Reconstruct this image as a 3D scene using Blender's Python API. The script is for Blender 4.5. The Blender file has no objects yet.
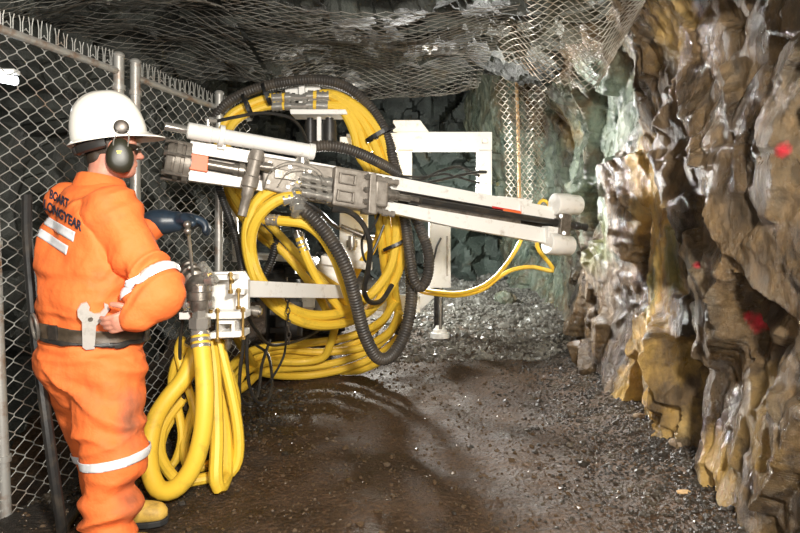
import bpy, bmesh, math, random
import numpy as np
from mathutils import Vector, Matrix
from mathutils.bvhtree import BVHTree
random.seed(7); rng = np.random.default_rng(7)
S = bpy.context.scene; COL = S.collection
FOC = 622.0; HY = 233.0; CH = 1.3
def P(px, py, Y): return Vector(((px-400)/FOC*Y, Y, CH-(py-HY)/FOC*Y))
def lerp(a, b, t): return a+(b-a)*t

# ------------------------------------------------------------------ camera
cd = bpy.data.cameras.new('camera'); cam = bpy.data.objects.new('camera', cd); COL.objects.link(cam)
cd.sensor_width = 36; cd.lens = FOC/800*36; cd.shift_y = -(266.5-HY)/800
cam.location = (0, 0, CH); cam.rotation_euler = (math.pi/2, 0, 0); S.camera = cam
cd.clip_start = 0.05

# ------------------------------------------------------------------ materials
def newmat(name):
    m = bpy.data.materials.new(name); m.use_nodes = True
    nt = m.node_tree; b = nt.nodes['Principled BSDF']
    return m, nt, b
def N(nt, typ, **k):
    n = nt.nodes.new(typ)
    for a, v in k.items():
        if a in n.inputs.keys() if hasattr(n.inputs, 'keys') else False: n.inputs[a].default_value = v
        else: setattr(n, a, v)
    return n
def noise(nt, vec, scale, detail=4, rough=.6):
    n = nt.nodes.new('ShaderNodeTexNoise'); n.inputs['Scale'].default_value = scale
    n.inputs['Detail'].default_value = detail; n.inputs['Roughness'].default_value = rough
    if vec is not None: nt.links.new(vec, n.inputs['Vector'])
    return n
def ramp(nt, fac, stops):
    r = nt.nodes.new('ShaderNodeValToRGB'); e = r.color_ramp.elements
    while len(e) < len(stops): e.new(.5)
    for i, (p, c) in enumerate(stops):
        e[i].position = p; e[i].color = (*c, 1) if not isinstance(c, (int, float)) else (c, c, c, 1)
    nt.links.new(fac, r.inputs['Fac']); return r
def mixc(nt, fac, a, b):
    m = nt.nodes.new('ShaderNodeMix'); m.data_type = 'RGBA'
    def put(i, v):
        if hasattr(v, 'is_linked') or hasattr(v, 'links'): nt.links.new(v, m.inputs[i])
        else: m.inputs[i].default_value = (*v, 1)
    if isinstance(fac, (int, float)): m.inputs[0].default_value = fac
    else: nt.links.new(fac, m.inputs[0])
    put(6, a); put(7, b); return m.outputs[2]
def bump(nt, b, h, strength, dist=.01):
    n = nt.nodes.new('ShaderNodeBump'); n.inputs['Strength'].default_value = strength
    n.inputs['Distance'].default_value = dist; nt.links.new(h, n.inputs['Height'])
    nt.links.new(n.outputs[0], b.inputs['Normal']); return n
def simple(name, col, rough=.5, metal=0, dirt=None, dscale=8, dlo=.45, dhi=.7, bs=0, bscale=60, bdist=.002, coat=0):
    m, nt, b = newmat(name)
    tc = nt.nodes.new('ShaderNodeTexCoord')
    b.inputs['Roughness'].default_value = rough; b.inputs['Metallic'].default_value = metal
    if coat: b.inputs['Coat Weight'].default_value = coat
    if dirt is not None:
        n = noise(nt, tc.outputs['Object'], dscale, 6, .65)
        r = ramp(nt, n.outputs['Fac'], [(dlo, 0.0), (dhi, 1.0)])
        nt.links.new(mixc(nt, r.outputs[0], col, dirt), b.inputs['Base Color'])
    else: b.inputs['Base Color'].default_value = (*col, 1)
    if bs:
        n2 = noise(nt, tc.outputs['Object'], bscale, 4); bump(nt, b, n2.outputs['Fac'], bs, bdist)
    return m
M = {}
M['white'] = simple('white_paint', (.88,.86,.82), .35, 0, (.42,.36,.28), 14, .56, .86, .15, 40)
M['steel'] = simple('worn_steel', (.36,.33,.29), .34, .7, (.15,.13,.11), 22, .4, .7, .4, 70)
M['cast'] = simple('cast_metal', (.33,.295,.255), .48, .35, (.16,.135,.11), 18, .4, .75, .5, 50, .003)
M['chrome'] = simple('bright_steel', (.55,.53,.49), .22, .7, (.35,.32,.28), 25, .5, .8)
M['dark'] = simple('dark_steel', (.05,.045,.04), .35, .5, (.12,.09,.07), 20, .45, .75)
M['black'] = simple('black_rubber', (.022,.021,.02), .42, 0, (.07,.055,.04), 12, .5, .8, .2, 80)
M['corr'] = simple('black_corrugated_sleeve', (.045,.04,.036), .45, 0, (.12,.095,.07), 9, .45, .8)
M['yellow'] = simple('yellow_hose_rubber', (.80,.52,.045), .52, 0, (.36,.24,.03), 9, .56, .86, .15, 60)
M['orange'] = simple('orange_paint', (.85,.16,.04), .45, 0, (.5,.1,.04), 20, .5, .8)
M['red'] = simple('red_paint', (.6,.03,.03), .5)
M['wrench'] = simple('bright_tool_steel', (.62,.60,.56), .3, .35, (.4,.37,.33), 30, .5, .8)
M['brass'] = simple('brass', (.62,.42,.15), .3, .9)
M['leather'] = simple('brown_leather', (.10,.07,.045), .45, 0, (.04,.03,.02), 15, .4, .7, .4, 90)
M['helmet'] = simple('white_helmet_plastic', (.90,.87,.80), .22, 0, None, coat=.3)
M['muff'] = simple('dark_green_black_plastic', (.022,.021,.012), .42, 0, None)
M['skin'] = simple('skin', (.55,.25,.17), .5, 0, (.45,.17,.12), 30, .4, .7, .2, 150)
M['hair'] = simple('dark_hair', (.03,.02,.012), .6, 0, None, bs=.6, bscale=200)
M['glove'] = simple('navy_glove_rubber', (.02,.035,.055), .4, 0, (.01,.012,.015), 12, .45, .7, .3, 60)
M['boot'] = simple('yellow_boot_leather', (.72,.46,.09), .6, 0, (.3,.18,.05), 18, .45, .75, .4, 80)
M['sole'] = simple('black_sole', (.02,.02,.02), .7)
M['glass'] = simple('smoked_glasses', (.02,.015,.012), .08)
M['print'] = simple('dark_blue_print', (.025,.025,.045), .6)
M['ymark'] = simple('yellow_print', (.8,.65,.05), .5)
M['tie'] = simple('black_tie', (.012,.012,.012), .35)
M['wood'] = simple('pale_wood', (.55,.36,.18), .7, 0, (.3,.18,.09), 20, .4, .7)
M['galv'] = simple('galvanised_wire', (.50,.50,.47), .38, .45, (.30,.17,.09), 5, .54, .74)
M['galvp'] = simple('galvanised_pipe', (.46,.45,.42), .42, .45, (.28,.15,.08), 9, .5, .72, .3, 60)
M['net'] = simple('dusty_net_wire', (.42,.39,.33), .5, .3, (.26,.18,.11), 4, .45, .7)
M['netd'] = simple('dull_net_wire', (.30,.29,.26), .5, .35, (.13,.09,.06), 4, .45, .7)
M['stone'] = simple('tan_stone', (.30,.22,.14), .6, 0, (.15,.1,.06), 25, .4, .7, .6, 50)
# reflective tape
M['tape'] = simple('silver_tape', (.82,.82,.84), .3, .15, (.55,.55,.56), 20, .5, .8)
# coverall
m, nt, b = newmat('orange_coverall'); M['cover'] = m
tc = nt.nodes.new('ShaderNodeTexCoord')
n = noise(nt, tc.outputs['Object'], 5, 6, .65); r = ramp(nt, n.outputs['Fac'], [(.52, 0.0), (.85, .75)])
c0 = mixc(nt, r.outputs[0], (.86,.175,.035), (.42,.12,.05))
# oily smear on the thigh pocket
geo = nt.nodes.new('ShaderNodeNewGeometry')
def blob(nt, pos, c, rad, inner=.35, warp=.5, wscale=4, scl=(1,1,1), out=1.0):
    """1 inside an irregular patch round world point c"""
    v = nt.nodes.new('ShaderNodeVectorMath'); v.operation = 'SUBTRACT'; v.inputs[1].default_value = c; nt.links.new(pos, v.inputs[0])
    s = nt.nodes.new('ShaderNodeVectorMath'); s.operation = 'MULTIPLY'; s.inputs[1].default_value = tuple(1/(rad*k) for k in scl); nt.links.new(v.outputs[0], s.inputs[0])
    l = nt.nodes.new('ShaderNodeVectorMath'); l.operation = 'LENGTH'; nt.links.new(s.outputs[0], l.inputs[0])
    nn = noise(nt, pos, wscale, 6, .6)
    a = nt.nodes.new('ShaderNodeMath'); a.operation = 'MULTIPLY_ADD'; a.inputs[1].default_value = warp*4; a.inputs[2].default_value = -warp*2
    nt.links.new(nn.outputs['Fac'], a.inputs[0])
    d = nt.nodes.new('ShaderNodeMath'); d.operation = 'ADD'; nt.links.new(l.outputs['Value'], d.inputs[0]); nt.links.new(a.outputs[0], d.inputs[1])
    return ramp(nt, d.outputs[0], [(inner, out), (1.0, 0.0)]).outputs[0]
bl = blob(nt, geo.outputs['Position'], tuple(P(134, 415, 2.45)), .13, .2, .3, 12, (.6,1,1.2), .75)
c1 = mixc(nt, bl, c0, (.16,.09,.06))
bl = blob(nt, geo.outputs['Position'], tuple(P(132, 500, 2.45)), .10, .2, .3, 12, (.6,1,1.2), .6)
c1 = mixc(nt, bl, c1, (.16,.09,.06))
bl = blob(nt, geo.outputs['Position'], tuple(P(120, 325, 2.45)), .10, .2, .3, 12, (1.3,1,.5), .7)
c1 = mixc(nt, bl, c1, (.25,.11,.06))
nt.links.new(c1, b.inputs['Base Color']); b.inputs['Roughness'].default_value = .75
n1 = noise(nt, tc.outputs['Object'], 14, 5, .55); bump(nt, b, n1.outputs['Fac'], .5, .02)

# ------------------------------------------------------------------ numpy noise
def _h(ix, iy, iz, s):
    n = (ix.astype(np.int64)*374761393 + iy.astype(np.int64)*668265263 + iz.astype(np.int64)*2147483647 + s*1274126177) & 0xffffffff
    n = ((n ^ (n >> 13))*1274126177) & 0xffffffff
    n = ((n ^ (n >> 16))*2246822519) & 0xffffffff
    n = n ^ (n >> 15)
    return (n & 0xffffff)/float(0xffffff)
def vn(x, y, z=0, s=0):
    x = np.asarray(x, float); y = np.asarray(y, float); z = np.zeros_like(x)+z
    X = np.floor(x); Y = np.floor(y); Z = np.floor(z)
    u = x-X; v = y-Y; w = z-Z
    u = u*u*(3-2*u); v = v*v*(3-2*v); w = w*w*(3-2*w); r = 0
    for i in (0, 1):
        for j in (0, 1):
            for k in (0, 1):
                r = r+_h(X+i, Y+j, Z+k, s)*(u if i else 1-u)*(v if j else 1-v)*(w if k else 1-w)
    return r*2-1
def fbm(x, y, z=0, s=0, o=4):
    r = 0; a = 1; t = 0
    for i in range(o): r = r+a*vn(x*2**i, y*2**i, np.asarray(z)*2**i, s+i); t += a; a *= .5
    return r/t
def facets(x, y, cell, s, slope=.5, off=.3):
    """broken-rock relief: every Voronoi cell is its own tilted plane"""
    x = x/cell; y = y/cell
    x = x+.16*fbm(x*1.1, y*1.1, 0, s+50, 2); y = y+.16*fbm(x*1.1, y*1.1, 5.5, s+60, 2)
    X = np.floor(x); Y = np.floor(y); best = np.full(x.shape, 9e9); hh = np.zeros_like(x); zz = np.zeros_like(X)
    for i in (-1, 0, 1):
        for j in (-1, 0, 1):
            cx = X+i+_h(X+i, Y+j, zz, s); cy = Y+j+_h(X+i, Y+j, zz, s+1)
            d = (x-cx)**2+(y-cy)**2
            v = off*(2*_h(X+i, Y+j, zz, s+2)-1)+slope*(x-cx)*(2*_h(X+i, Y+j, zz, s+3)-1)+slope*(y-cy)*(2*_h(X+i, Y+j, zz, s+4)-1)
            k = d < best; hh = np.where(k, v, hh); best = np.where(k, d, best)
    return hh*cell
def sst(a, b, x):
    t = np.clip((x-a)/(b-a), 0, 1); return t*t*(3-2*t)

# ------------------------------------------------------------------ mesh builder
OFF = {}
def catmull(pts, n=8):
    pts = [Vector(p) for p in pts]
    if len(pts) < 3: return pts
    a = [pts[0]*2-pts[1]]+pts+[pts[-1]*2-pts[-2]]; out = []
    for i in range(1, len(a)-2):
        p0, p1, p2, p3 = a[i-1:i+3]
        for k in range(n):
            t = k/n
            out.append(.5*((2*p1)+(p2-p0)*t+(2*p0-5*p1+4*p2-p3)*t*t+(3*p1-p0-3*p2+p3)*t**3))
    out.append(pts[-1]); return out
def resample(pts, step):
    out = [pts[0].copy()]; acc = 0
    for a, b in zip(pts, pts[1:]):
        L = (b-a).length
        if L < 1e-9: continue
        d = step-acc
        while d <= L:
            out.append(a+(b-a)*(d/L)); d += step
        acc = L-(d-step)
    out.append(pts[-1].copy()); return out
class MB:
    def __init__(s): s.v = []; s.f = []; s.sm = []
    def add(s, vs, fs, smooth=False):
        o = len(s.v); s.v += [Vector(v) for v in vs]; s.f += [[i+o for i in f] for f in fs]
        s.sm += [smooth]*len(fs); return s
    def box8(s, c): return s.add(c, [(0,3,2,1),(4,5,6,7),(0,1,5,4),(1,2,6,5),(2,3,7,6),(3,0,4,7)])
    def box(s, c, hx, hy, hz, ax=None):
        c = Vector(c); X, Y, Z = ax if ax else (Vector((1,0,0)), Vector((0,1,0)), Vector((0,0,1)))
        return s.box8([c+X*(hx*i)+Y*(hy*j)+Z*(hz*k) for k in (-1,1) for i, j in ((-1,-1),(1,-1),(1,1),(-1,1))])
    def prism(s, poly, ext):
        """polygon of world points pushed by +-ext/2"""
        n = len(poly); e = Vector(ext)/2
        return s.add([Vector(p)-e for p in poly]+[Vector(p)+e for p in poly],
                     [list(range(n))[::-1], list(range(n, 2*n))]+[(i, (i+1) % n, n+(i+1) % n, n+i) for i in range(n)])
    def tube(s, pts, rad, n=10, caps=True, flat=1.0, up=None):
        pts = [Vector(p) for p in pts]; R = rad if hasattr(rad, '__len__') else [rad]*len(pts)
        T = []
        for i in range(len(pts)):
            d = pts[min(i+1, len(pts)-1)]-pts[max(i-1, 0)]
            T.append(d.normalized() if d.length > 1e-9 else Vector((0,0,1)))
        u = Vector(up) if up else (Vector((0,0,1)) if abs(T[0].z) < .9 else Vector((1,0,0)))
        vs = []
        for i, p in enumerate(pts):
            u = (u-T[i]*u.dot(T[i])).normalized(); w = T[i].cross(u)
            for k in range(n):
                a = 2*math.pi*k/n; vs.append(p+(w*math.cos(a)+u*(math.sin(a)*flat))*R[i])
        fs = [(i*n+k, i*n+(k+1) % n, (i+1)*n+(k+1) % n, (i+1)*n+k) for i in range(len(pts)-1) for k in range(n)]
        s.add(vs, fs, True)
        if caps:
            o = len(s.v)-len(vs)
            s.f += [[o+k for k in range(n)][::-1], [o+(len(pts)-1)*n+k for k in range(n)]]; s.sm += [False, False]
        return s
    def lathe(s, p0, p1, prof, n=20):
        """prof: (t 0..1 along p0-p1, radius)"""
        p0 = Vector(p0); d = Vector(p1)-p0; T = d.normalized()
        u = Vector((0,0,1)) if abs(T.z) < .9 else Vector((1,0,0)); u = (u-T*u.dot(T)).normalized(); w = T.cross(u)
        vs = [p0+d*t+(w*math.cos(2*math.pi*k/n)+u*math.sin(2*math.pi*k/n))*max(r, 1e-5) for t, r in prof for k in range(n)]
        m = len(prof)
        fs = [(i*n+k, i*n+(k+1) % n, (i+1)*n+(k+1) % n, (i+1)*n+k) for i in range(m-1) for k in range(n)]
        fs += [list(range(n))[::-1], list(range((m-1)*n, m*n))]
        return s.add(vs, fs, True)
    def cyl(s, p0, p1, r, n=18): return s.lathe(p0, p1, [(0, r), (1, r)], n)
    def ball(s, c, r, n=14, sc=(1,1,1), ax=None):
        c = Vector(c); X, Y, Z = ax if ax else (Vector((1,0,0)), Vector((0,1,0)), Vector((0,0,1)))
        h = n//2; vs = []
        for i in range(1, h):
            t = math.pi*i/h
            for k in range(n):
                a = 2*math.pi*k/n
                vs.append(c+X*(r*sc[0]*math.sin(t)*math.cos(a))+Y*(r*sc[1]*math.sin(t)*math.sin(a))+Z*(r*sc[2]*math.cos(t)))
        top = len(vs); vs += [c+Z*(r*sc[2]), c-Z*(r*sc[2])]
        fs = [((i+1)*n+k, (i+1)*n+(k+1) % n, i*n+(k+1) % n, i*n+k) for i in range(h-2) for k in range(n)]
        fs += [(top, k, (k+1) % n) for k in range(n)]+[(top+1, (h-2)*n+(k+1) % n, (h-2)*n+k) for k in range(n)]
        return s.add(vs, fs, True)
    def build(s, name, mat, parent=None, bev=0, sharp=35, **kw):
        me = bpy.data.meshes.new(name)
        if parent is not None: off = OFF[parent.name]
        else:
            a = np.array([tuple(v) for v in s.v]); off = Vector(((a[:,0].min()+a[:,0].max())/2, (a[:,1].min()+a[:,1].max())/2, a[:,2].min()))
        me.from_pydata([tuple(v-off) for v in s.v], [], s.f); me.update()
        o = bpy.data.objects.new(name, me); COL.objects.link(o); OFF[o.name] = off
        if parent is not None: o.parent = parent
        else: o.location = off
        me.materials.append(M[mat] if isinstance(mat, str) else mat)
        me.polygons.foreach_set('use_smooth', s.sm)
        if any(s.sm): me.set_sharp_from_angle(angle=math.radians(sharp))
        if bev:
            bm_ = o.modifiers.new('bevel', 'BEVEL'); bm_.width = bev; bm_.segments = 2; bm_.limit_method = 'ANGLE'; bm_.angle_limit = math.radians(40)
        for k, v in kw.items(): o[k] = v
        return o
def thing(name, loc, label, cat, group=None):
    o = bpy.data.objects.new(name, None); COL.objects.link(o); o.location = loc; OFF[o.name] = Vector(loc)
    o.empty_display_size = .1; o['label'] = label; o['category'] = cat
    if group: o['group'] = group
    return o
def tag(o, label, cat, group=None):
    o['label'] = label; o['category'] = cat
    if group: o['group'] = group
    return o

def grid_mesh(name, X, Y, Z, mat, smooth=False, flip=False):
    h, w = X.shape
    co = np.stack([X, Y, Z], -1).reshape(-1, 3)
    i = np.arange(h*w).reshape(h, w); q = np.stack([i[:-1,:-1], i[:-1,1:], i[1:,1:], i[1:,:-1]], -1).reshape(-1, 4)
    if flip: q = q[:, ::-1]
    me = bpy.data.meshes.new(name); me.vertices.add(len(co)); me.vertices.foreach_set('co', co.ravel())
    me.loops.add(q.size); me.loops.foreach_set('vertex_index', q.ravel().astype(np.int32))
    me.polygons.add(len(q)); me.polygons.foreach_set('loop_start', np.arange(0, q.size, 4, dtype=np.int32))
    me.update(calc_edges=True); me.validate()
    me.polygons.foreach_set('use_smooth', np.full(len(q), smooth))
    o = bpy.data.objects.new(name, me); COL.objects.link(o); me.materials.append(mat); return o
# ================================================================== THE SETTING
WX = ([0, 1.5, 2.0, 2.7, 3.5, 4.4, 5.0, 5.6, 6.6, 7.6, 8.6, 9.8, 12], [1.25, 1.36, 1.44, 1.50, 1.60, 1.66, 1.62, 1.72, 1.95, 2.12, 2.15, 1.95, 1.7])
def wall_x(Y, z):
    b = np.interp(Y, *WX)
    up = sst(1.0, 2.6, z)*sst(5.4, 6.8, Y)*.32
    lean = .34*sst(2.2, 3.1, z)
    d = facets(Y*1.1-z*.25, z*.8+Y*.3, .60, 11, .75, .26)*.44
    d = d+facets(Y*1.1-z*.4, z*.8+Y*.3, .24, 21, .9, .22)*.34
    d = d+facets(Y*.9+z*.35, z*.9-Y*.3, .10, 31, 1.0, .14)*.26
    d = d+fbm(Y*.9, z*.9, 0, 41, 3)*.10+fbm(Y*14, z*14, 0, 43, 3)*.004
    k = 1-.6*np.exp(-(((Y-4.9)/.25)**2+((z-1.33)/.3)**2))
    smooth_vein = 1-.55*np.exp(-((Y-3.95)/.35)**2)*sst(2.2, 1.6, z)
    return b-up-lean+d*k*smooth_vein+.10*sst(1.0, -.1, z)*-1
def floor_z(x, Y):
    z = np.where(Y > 5, .15*(np.maximum(Y-5, 0)/2)**1.3, 0)
    fx = np.interp(Y, [2.0, 3.2, 4.7, 6], [-2.05, -1.76, -1.36, -1.1])
    z = z-.38*sst(.05, -.35, x-fx)*sst(4.6, 3.4, Y)
    wr = np.interp(Y, *WX)-x
    z = z+.14*sst(.55, .0, wr)*sst(12, 4, Y)+.05*fbm(x*1.1, Y*1.1, 0, 3, 3)*sst(1.5, 3, Y)
    return z
def floor_d(x, Y):
    return floor_z(x, Y)+fbm(x*6, Y*6, 0, 5, 4)*.016+np.abs(fbm(x*22, Y*22, 0, 8, 3))*.010
def ceil_z(x, Y):
    z = 2.86+.14*fbm(x*.7, Y*.7, 0, 71, 3)+.10*sst(-1.2, -2.4, x)*-1
    brow = 6.2+.35*fbm(x*.9, x*0+3, 0, 75, 2)
    z = z+.95*sst(brow, brow+.55, Y)
    z = z+.25*sst(-1.0, -1.9, x)*sst(3.6, 4.6, Y)
    z = z-.12*np.exp(-((Y-brow+.15)/.4)**2)
    return z
def ceil_d(x, Y):
    return ceil_z(x, Y)+facets(x, Y, .55, 81, .5, .2)*.45+facets(x, Y, .2, 83, .7, .25)*.4+.02

def wallmid(px, py):
    Ys = np.linspace(1.6, 9, 900); zz = CH-(py-HY)/FOC*Ys
    b_ = np.interp(Ys, *WX)-sst(1.0, 2.6, zz)*sst(5.4, 6.8, Ys)*.32-.34*sst(2.2, 3.1, zz); k = np.nonzero(b_ <= (px-400)/FOC*Ys)[0]
    return P(px, py, float(Ys[k[0]]) if len(k) else 4.0)
# survey paint spots sprayed on the rock
def wallpt(px, py):
    Ys = np.linspace(1.6, 7, 900); zz = CH-(py-HY)/FOC*Ys; k = np.nonzero(wall_x(Ys, zz) <= (px-400)/FOC*Ys)[0]
    return P(px, py, float(Ys[k[0]]) if len(k) else 4.0)
# rock material: wet, brown, with teal, ochre and green mineral stains that belong to the rock
m, nt, b = newmat('wet_rock'); M['rock'] = m
geo = nt.nodes.new('ShaderNodeNewGeometry'); pos = geo.outputs['Position']
mp = nt.nodes.new('ShaderNodeMapping'); mp.inputs['Scale'].default_value = (1, 1, .55); mp.inputs['Rotation'].default_value = (.35, .1, 0); nt.links.new(pos, mp.inputs[0])
v = mp.outputs[0]
nA = noise(nt, v, 2.6, 8, .62)
cr = ramp(nt, nA.outputs['Fac'], [(.28, (.022,.016,.011)), (.42, (.085,.054,.026)), (.52, (.19,.12,.055)), (.62, (.16,.12,.075)), (.78, (.34,.19,.06))])
nB = noise(nt, v, 13, 6, .7)
cr2 = ramp(nt, nB.outputs['Fac'], [(.35, (.34,.34,.34)), (.6, (1.0,1.0,1.0)), (.8, (1.5,1.4,1.25))])
mm = nt.nodes.new('ShaderNodeMix'); mm.data_type = 'RGBA'; mm.blend_type = 'MULTIPLY'; mm.inputs[0].default_value = .85
nt.links.new(cr.outputs[0], mm.inputs[6]); nt.links.new(cr2.outputs[0], mm.inputs[7]); col = mm.outputs[2]
teal = ramp(nt, noise(nt, v, 6, 6, .65).outputs['Fac'], [(.35, (.05,.075,.06)), (.5, (.15,.195,.145)), (.62, (.23,.27,.20)), (.72, (.30,.26,.11))]).outputs[0]
ochre = ramp(nt, noise(nt, v, 5, 6, .65).outputs['Fac'], [(.3, (.30,.15,.03)), (.5, (.74,.46,.12)), (.7, (.85,.60,.24))]).outputs[0]
green = ramp(nt, noise(nt, v, 9, 6, .65).outputs['Fac'], [(.35, (.06,.07,.02)), (.6, (.20,.20,.06))]).outputs[0]
for c, rad, cc, scl, out in [((1.65,5.9,2.0), 1.2, teal, (1,1.1,.75), .95), ((1.6,4.75,2.25), .6, teal, (1,.9,1), .9), ((1.6,5.1,1.55), .5, teal, (1,.8,.9), .8),
        ((1.9,8.5,1.4), 2.0, teal, (1,1,1), .6), ((0,11,2.2), 4.2, teal, (1.6,1,1), .55), ((-2.2,7.5,1.5), 3.0, teal, (1,1.6,1), .45),
        (wallmid(658,350), .50, ochre, (3,1.15,1.25), .97), (wallmid(640,410), .35, ochre, (3,1,.8), .9), (wallmid(655,215), .44, ochre, (3,1.1,1.3), .92), (wallmid(560,130), .35, ochre, (3,.9,.8), .45),
        (wallmid(655,285), .20, green, (3,.8,1.7), .85), (wallmid(676,255), .18, green, (3,.6,2.2), .8), (wallmid(600,240), .3, green, (3,.7,1.2), .6),
        (wallmid(740,480), .40, ochre, (3,.8,.6), .5), (wallmid(775,420), .3, ochre, (3,.8,.8), .4), (wallmid(680,30), .5, ochre, (3,.9,.5), .5), (wallmid(610,120), .4, teal, (3,.9,1), .9), (wallmid(560,170), .5, teal, (3,1,1), .8)]:
    col = mixc(nt, blob(nt, pos, c, rad, .45, .55, 3.2, scl, out), col, cc)
for (px, py, rad, out) in [(758, 322, .055, .95), (698, 265, .03, .8), (783, 150, .035, .75), (748, 316, .03, .7)]:
    col = mixc(nt, blob(nt, pos, tuple(wallpt(px, py)), rad, .3, .25, 30, (1,1,1), out), col, (.75,.02,.05))
nt.links.new(col, b.inputs['Base Color'])
nR = noise(nt, v, 4, 5, .6); nt.links.new(ramp(nt, nR.outputs['Fac'], [(.36, .13), (.50, .30), (.62, .55)]).outputs[0], b.inputs['Roughness'])
b.inputs['Specular IOR Level'].default_value = .7
nb = noise(nt, v, 30, 9, .74); nv = nt.nodes.new('ShaderNodeTexVoronoi'); nv.inputs['Scale'].default_value = 13; nv.feature = 'F1'; nt.links.new(v, nv.inputs['Vector'])
ad = nt.nodes.new('ShaderNodeMath'); ad.operation = 'MULTIPLY_ADD'; ad.inputs[1].default_value = 1.3; nt.links.new(nv.outputs['Distance'], ad.inputs[0]); nt.links.new(nb.outputs['Fac'], ad.inputs[2])
bump(nt, b, ad.outputs[0], 1.0, .028)

# dark rock for roof, far end and left side, colour deepened further for shade
m, nt, b = newmat('dark_shaded_rock'); M['rock_shaded'] = m
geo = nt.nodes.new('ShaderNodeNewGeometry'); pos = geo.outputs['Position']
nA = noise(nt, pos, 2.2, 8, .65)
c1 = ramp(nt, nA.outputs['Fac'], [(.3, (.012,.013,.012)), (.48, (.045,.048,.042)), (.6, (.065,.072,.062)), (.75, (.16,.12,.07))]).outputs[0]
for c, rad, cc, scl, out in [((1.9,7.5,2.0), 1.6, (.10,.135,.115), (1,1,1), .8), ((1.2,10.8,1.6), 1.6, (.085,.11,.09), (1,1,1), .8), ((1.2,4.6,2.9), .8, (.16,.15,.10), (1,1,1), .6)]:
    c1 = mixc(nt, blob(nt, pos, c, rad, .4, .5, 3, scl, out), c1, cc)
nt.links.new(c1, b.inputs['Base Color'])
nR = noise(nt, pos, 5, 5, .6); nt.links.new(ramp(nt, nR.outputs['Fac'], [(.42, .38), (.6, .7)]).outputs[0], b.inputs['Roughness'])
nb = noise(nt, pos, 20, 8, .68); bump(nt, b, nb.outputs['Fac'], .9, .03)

# muddy floor
m, nt, b = newmat('muddy_floor'); M['mud'] = m
geo = nt.nodes.new('ShaderNodeNewGeometry'); pos = geo.outputs['Position']
nA = noise(nt, pos, 1.6, 8, .65)
c1 = ramp(nt, nA.outputs['Fac'], [(.30, (.034,.020,.011)), (.46, (.070,.039,.019)), (.58, (.095,.053,.026)), (.74, (.13,.075,.038))]).outputs[0]
nB = noise(nt, pos, 45, 6, .75)
c2 = ramp(nt, nB.outputs['Fac'], [(.38, (.3,.3,.3)), (.55, (1,1,1)), (.72, (1.9,1.8,1.7))]).outputs[0]
mm = nt.nodes.new('ShaderNodeMix'); mm.data_type = 'RGBA'; mm.blend_type = 'MULTIPLY'; mm.inputs[0].default_value = .8
nt.links.new(c1, mm.inputs[6]); nt.links.new(c2, mm.inputs[7]); col = mm.outputs[2]
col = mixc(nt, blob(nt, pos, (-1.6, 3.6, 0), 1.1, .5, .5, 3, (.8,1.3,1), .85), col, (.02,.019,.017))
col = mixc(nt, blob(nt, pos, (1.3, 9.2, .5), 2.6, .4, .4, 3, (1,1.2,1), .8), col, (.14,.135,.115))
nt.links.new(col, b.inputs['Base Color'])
nR = noise(nt, pos, 3.2, 6, .65); nt.links.new(ramp(nt, nR.outputs['Fac'], [(.38, .42), (.52, .62), (.7, .85)]).outputs[0], b.inputs['Roughness'])
nb = noise(nt, pos, 55, 7, .7); nv = nt.nodes.new('ShaderNodeTexVoronoi'); nv.inputs['Scale'].default_value = 42; nt.links.new(pos, nv.inputs['Vector'])
ad = nt.nodes.new('ShaderNodeMath'); ad.operation = 'MULTIPLY_ADD'; ad.inputs[1].default_value = -.7; nt.links.new(nv.outputs['Distance'], ad.inputs[0]); nt.links.new(nb.outputs['Fac'], ad.inputs[2])
bump(nt, b, ad.outputs[0], .8, .016)

M['gravel'] = simple('wet_dark_gravel', (.030,.024,.018), .42, 0, (.10,.08,.055), 3.5, .5, .66, .5, 60, .004)
M['chips'] = simple('brown_wet_chips', (.085,.055,.032), .16, 0, (.16,.12,.085), 3.5, .5, .7)
M['gravelg'] = simple('grey_gravel', (.20,.19,.165), .32, 0, (.07,.06,.05), 3.5, .42, .62, .5, 60, .004)

def spaced(a, b_, fn):
    out = [a]
    while out[-1] < b_: out.append(out[-1]+fn(out[-1]))
    return np.array(out)
ys = spaced(.2, 11.8, lambda y: .03 if y < 1.8 else (.0075 if y < 4.2 else .012 if y < 5.4 else (.02 if y < 7 else .05)))
zs = np.concatenate([np.arange(-.6, 3.0, .011), np.arange(3.0, 4.6, .1)])
YY, ZZ = np.meshgrid(ys, zs)
WXX = wall_x(YY, ZZ)
for _ in range(1):
    WXX[1:-1] = .2*WXX[:-2]+.6*WXX[1:-1]+.2*WXX[2:]; WXX[:, 1:-1] = .25*WXX[:, :-2]+.5*WXX[:, 1:-1]+.25*WXX[:, 2:]
wr = grid_mesh('wall_right', WXX, YY+.02*fbm(YY*5, ZZ*5, 1, 91, 2), ZZ, M['rock'], True); wr['kind'] = 'structure'; wr.data.set_sharp_from_angle(angle=math.radians(42))
xs = spaced(-3.4, 3.0, lambda x: .025); ys = spaced(-.6, 12, lambda y: .05 if y < 2 else (.018 if y < 5.5 else .04))
XX, YY = np.meshgrid(xs, ys)
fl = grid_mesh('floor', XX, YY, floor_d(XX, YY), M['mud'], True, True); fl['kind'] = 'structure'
xs = spaced(-3.4, 2.6, lambda x: .035); ys = spaced(-.6, 12, lambda y: .035 if y < 8 else .08)
XX, YY = np.meshgrid(xs, ys)
ce = grid_mesh('ceiling', XX, YY, ceil_d(XX, YY), M['rock_shaded'], False); ce['kind'] = 'structure'
ys = spaced(-.6, 12, lambda y: .05); zs = np.arange(-.9, 4.4, .05); YY, ZZ = np.meshgrid(ys, zs)
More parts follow.
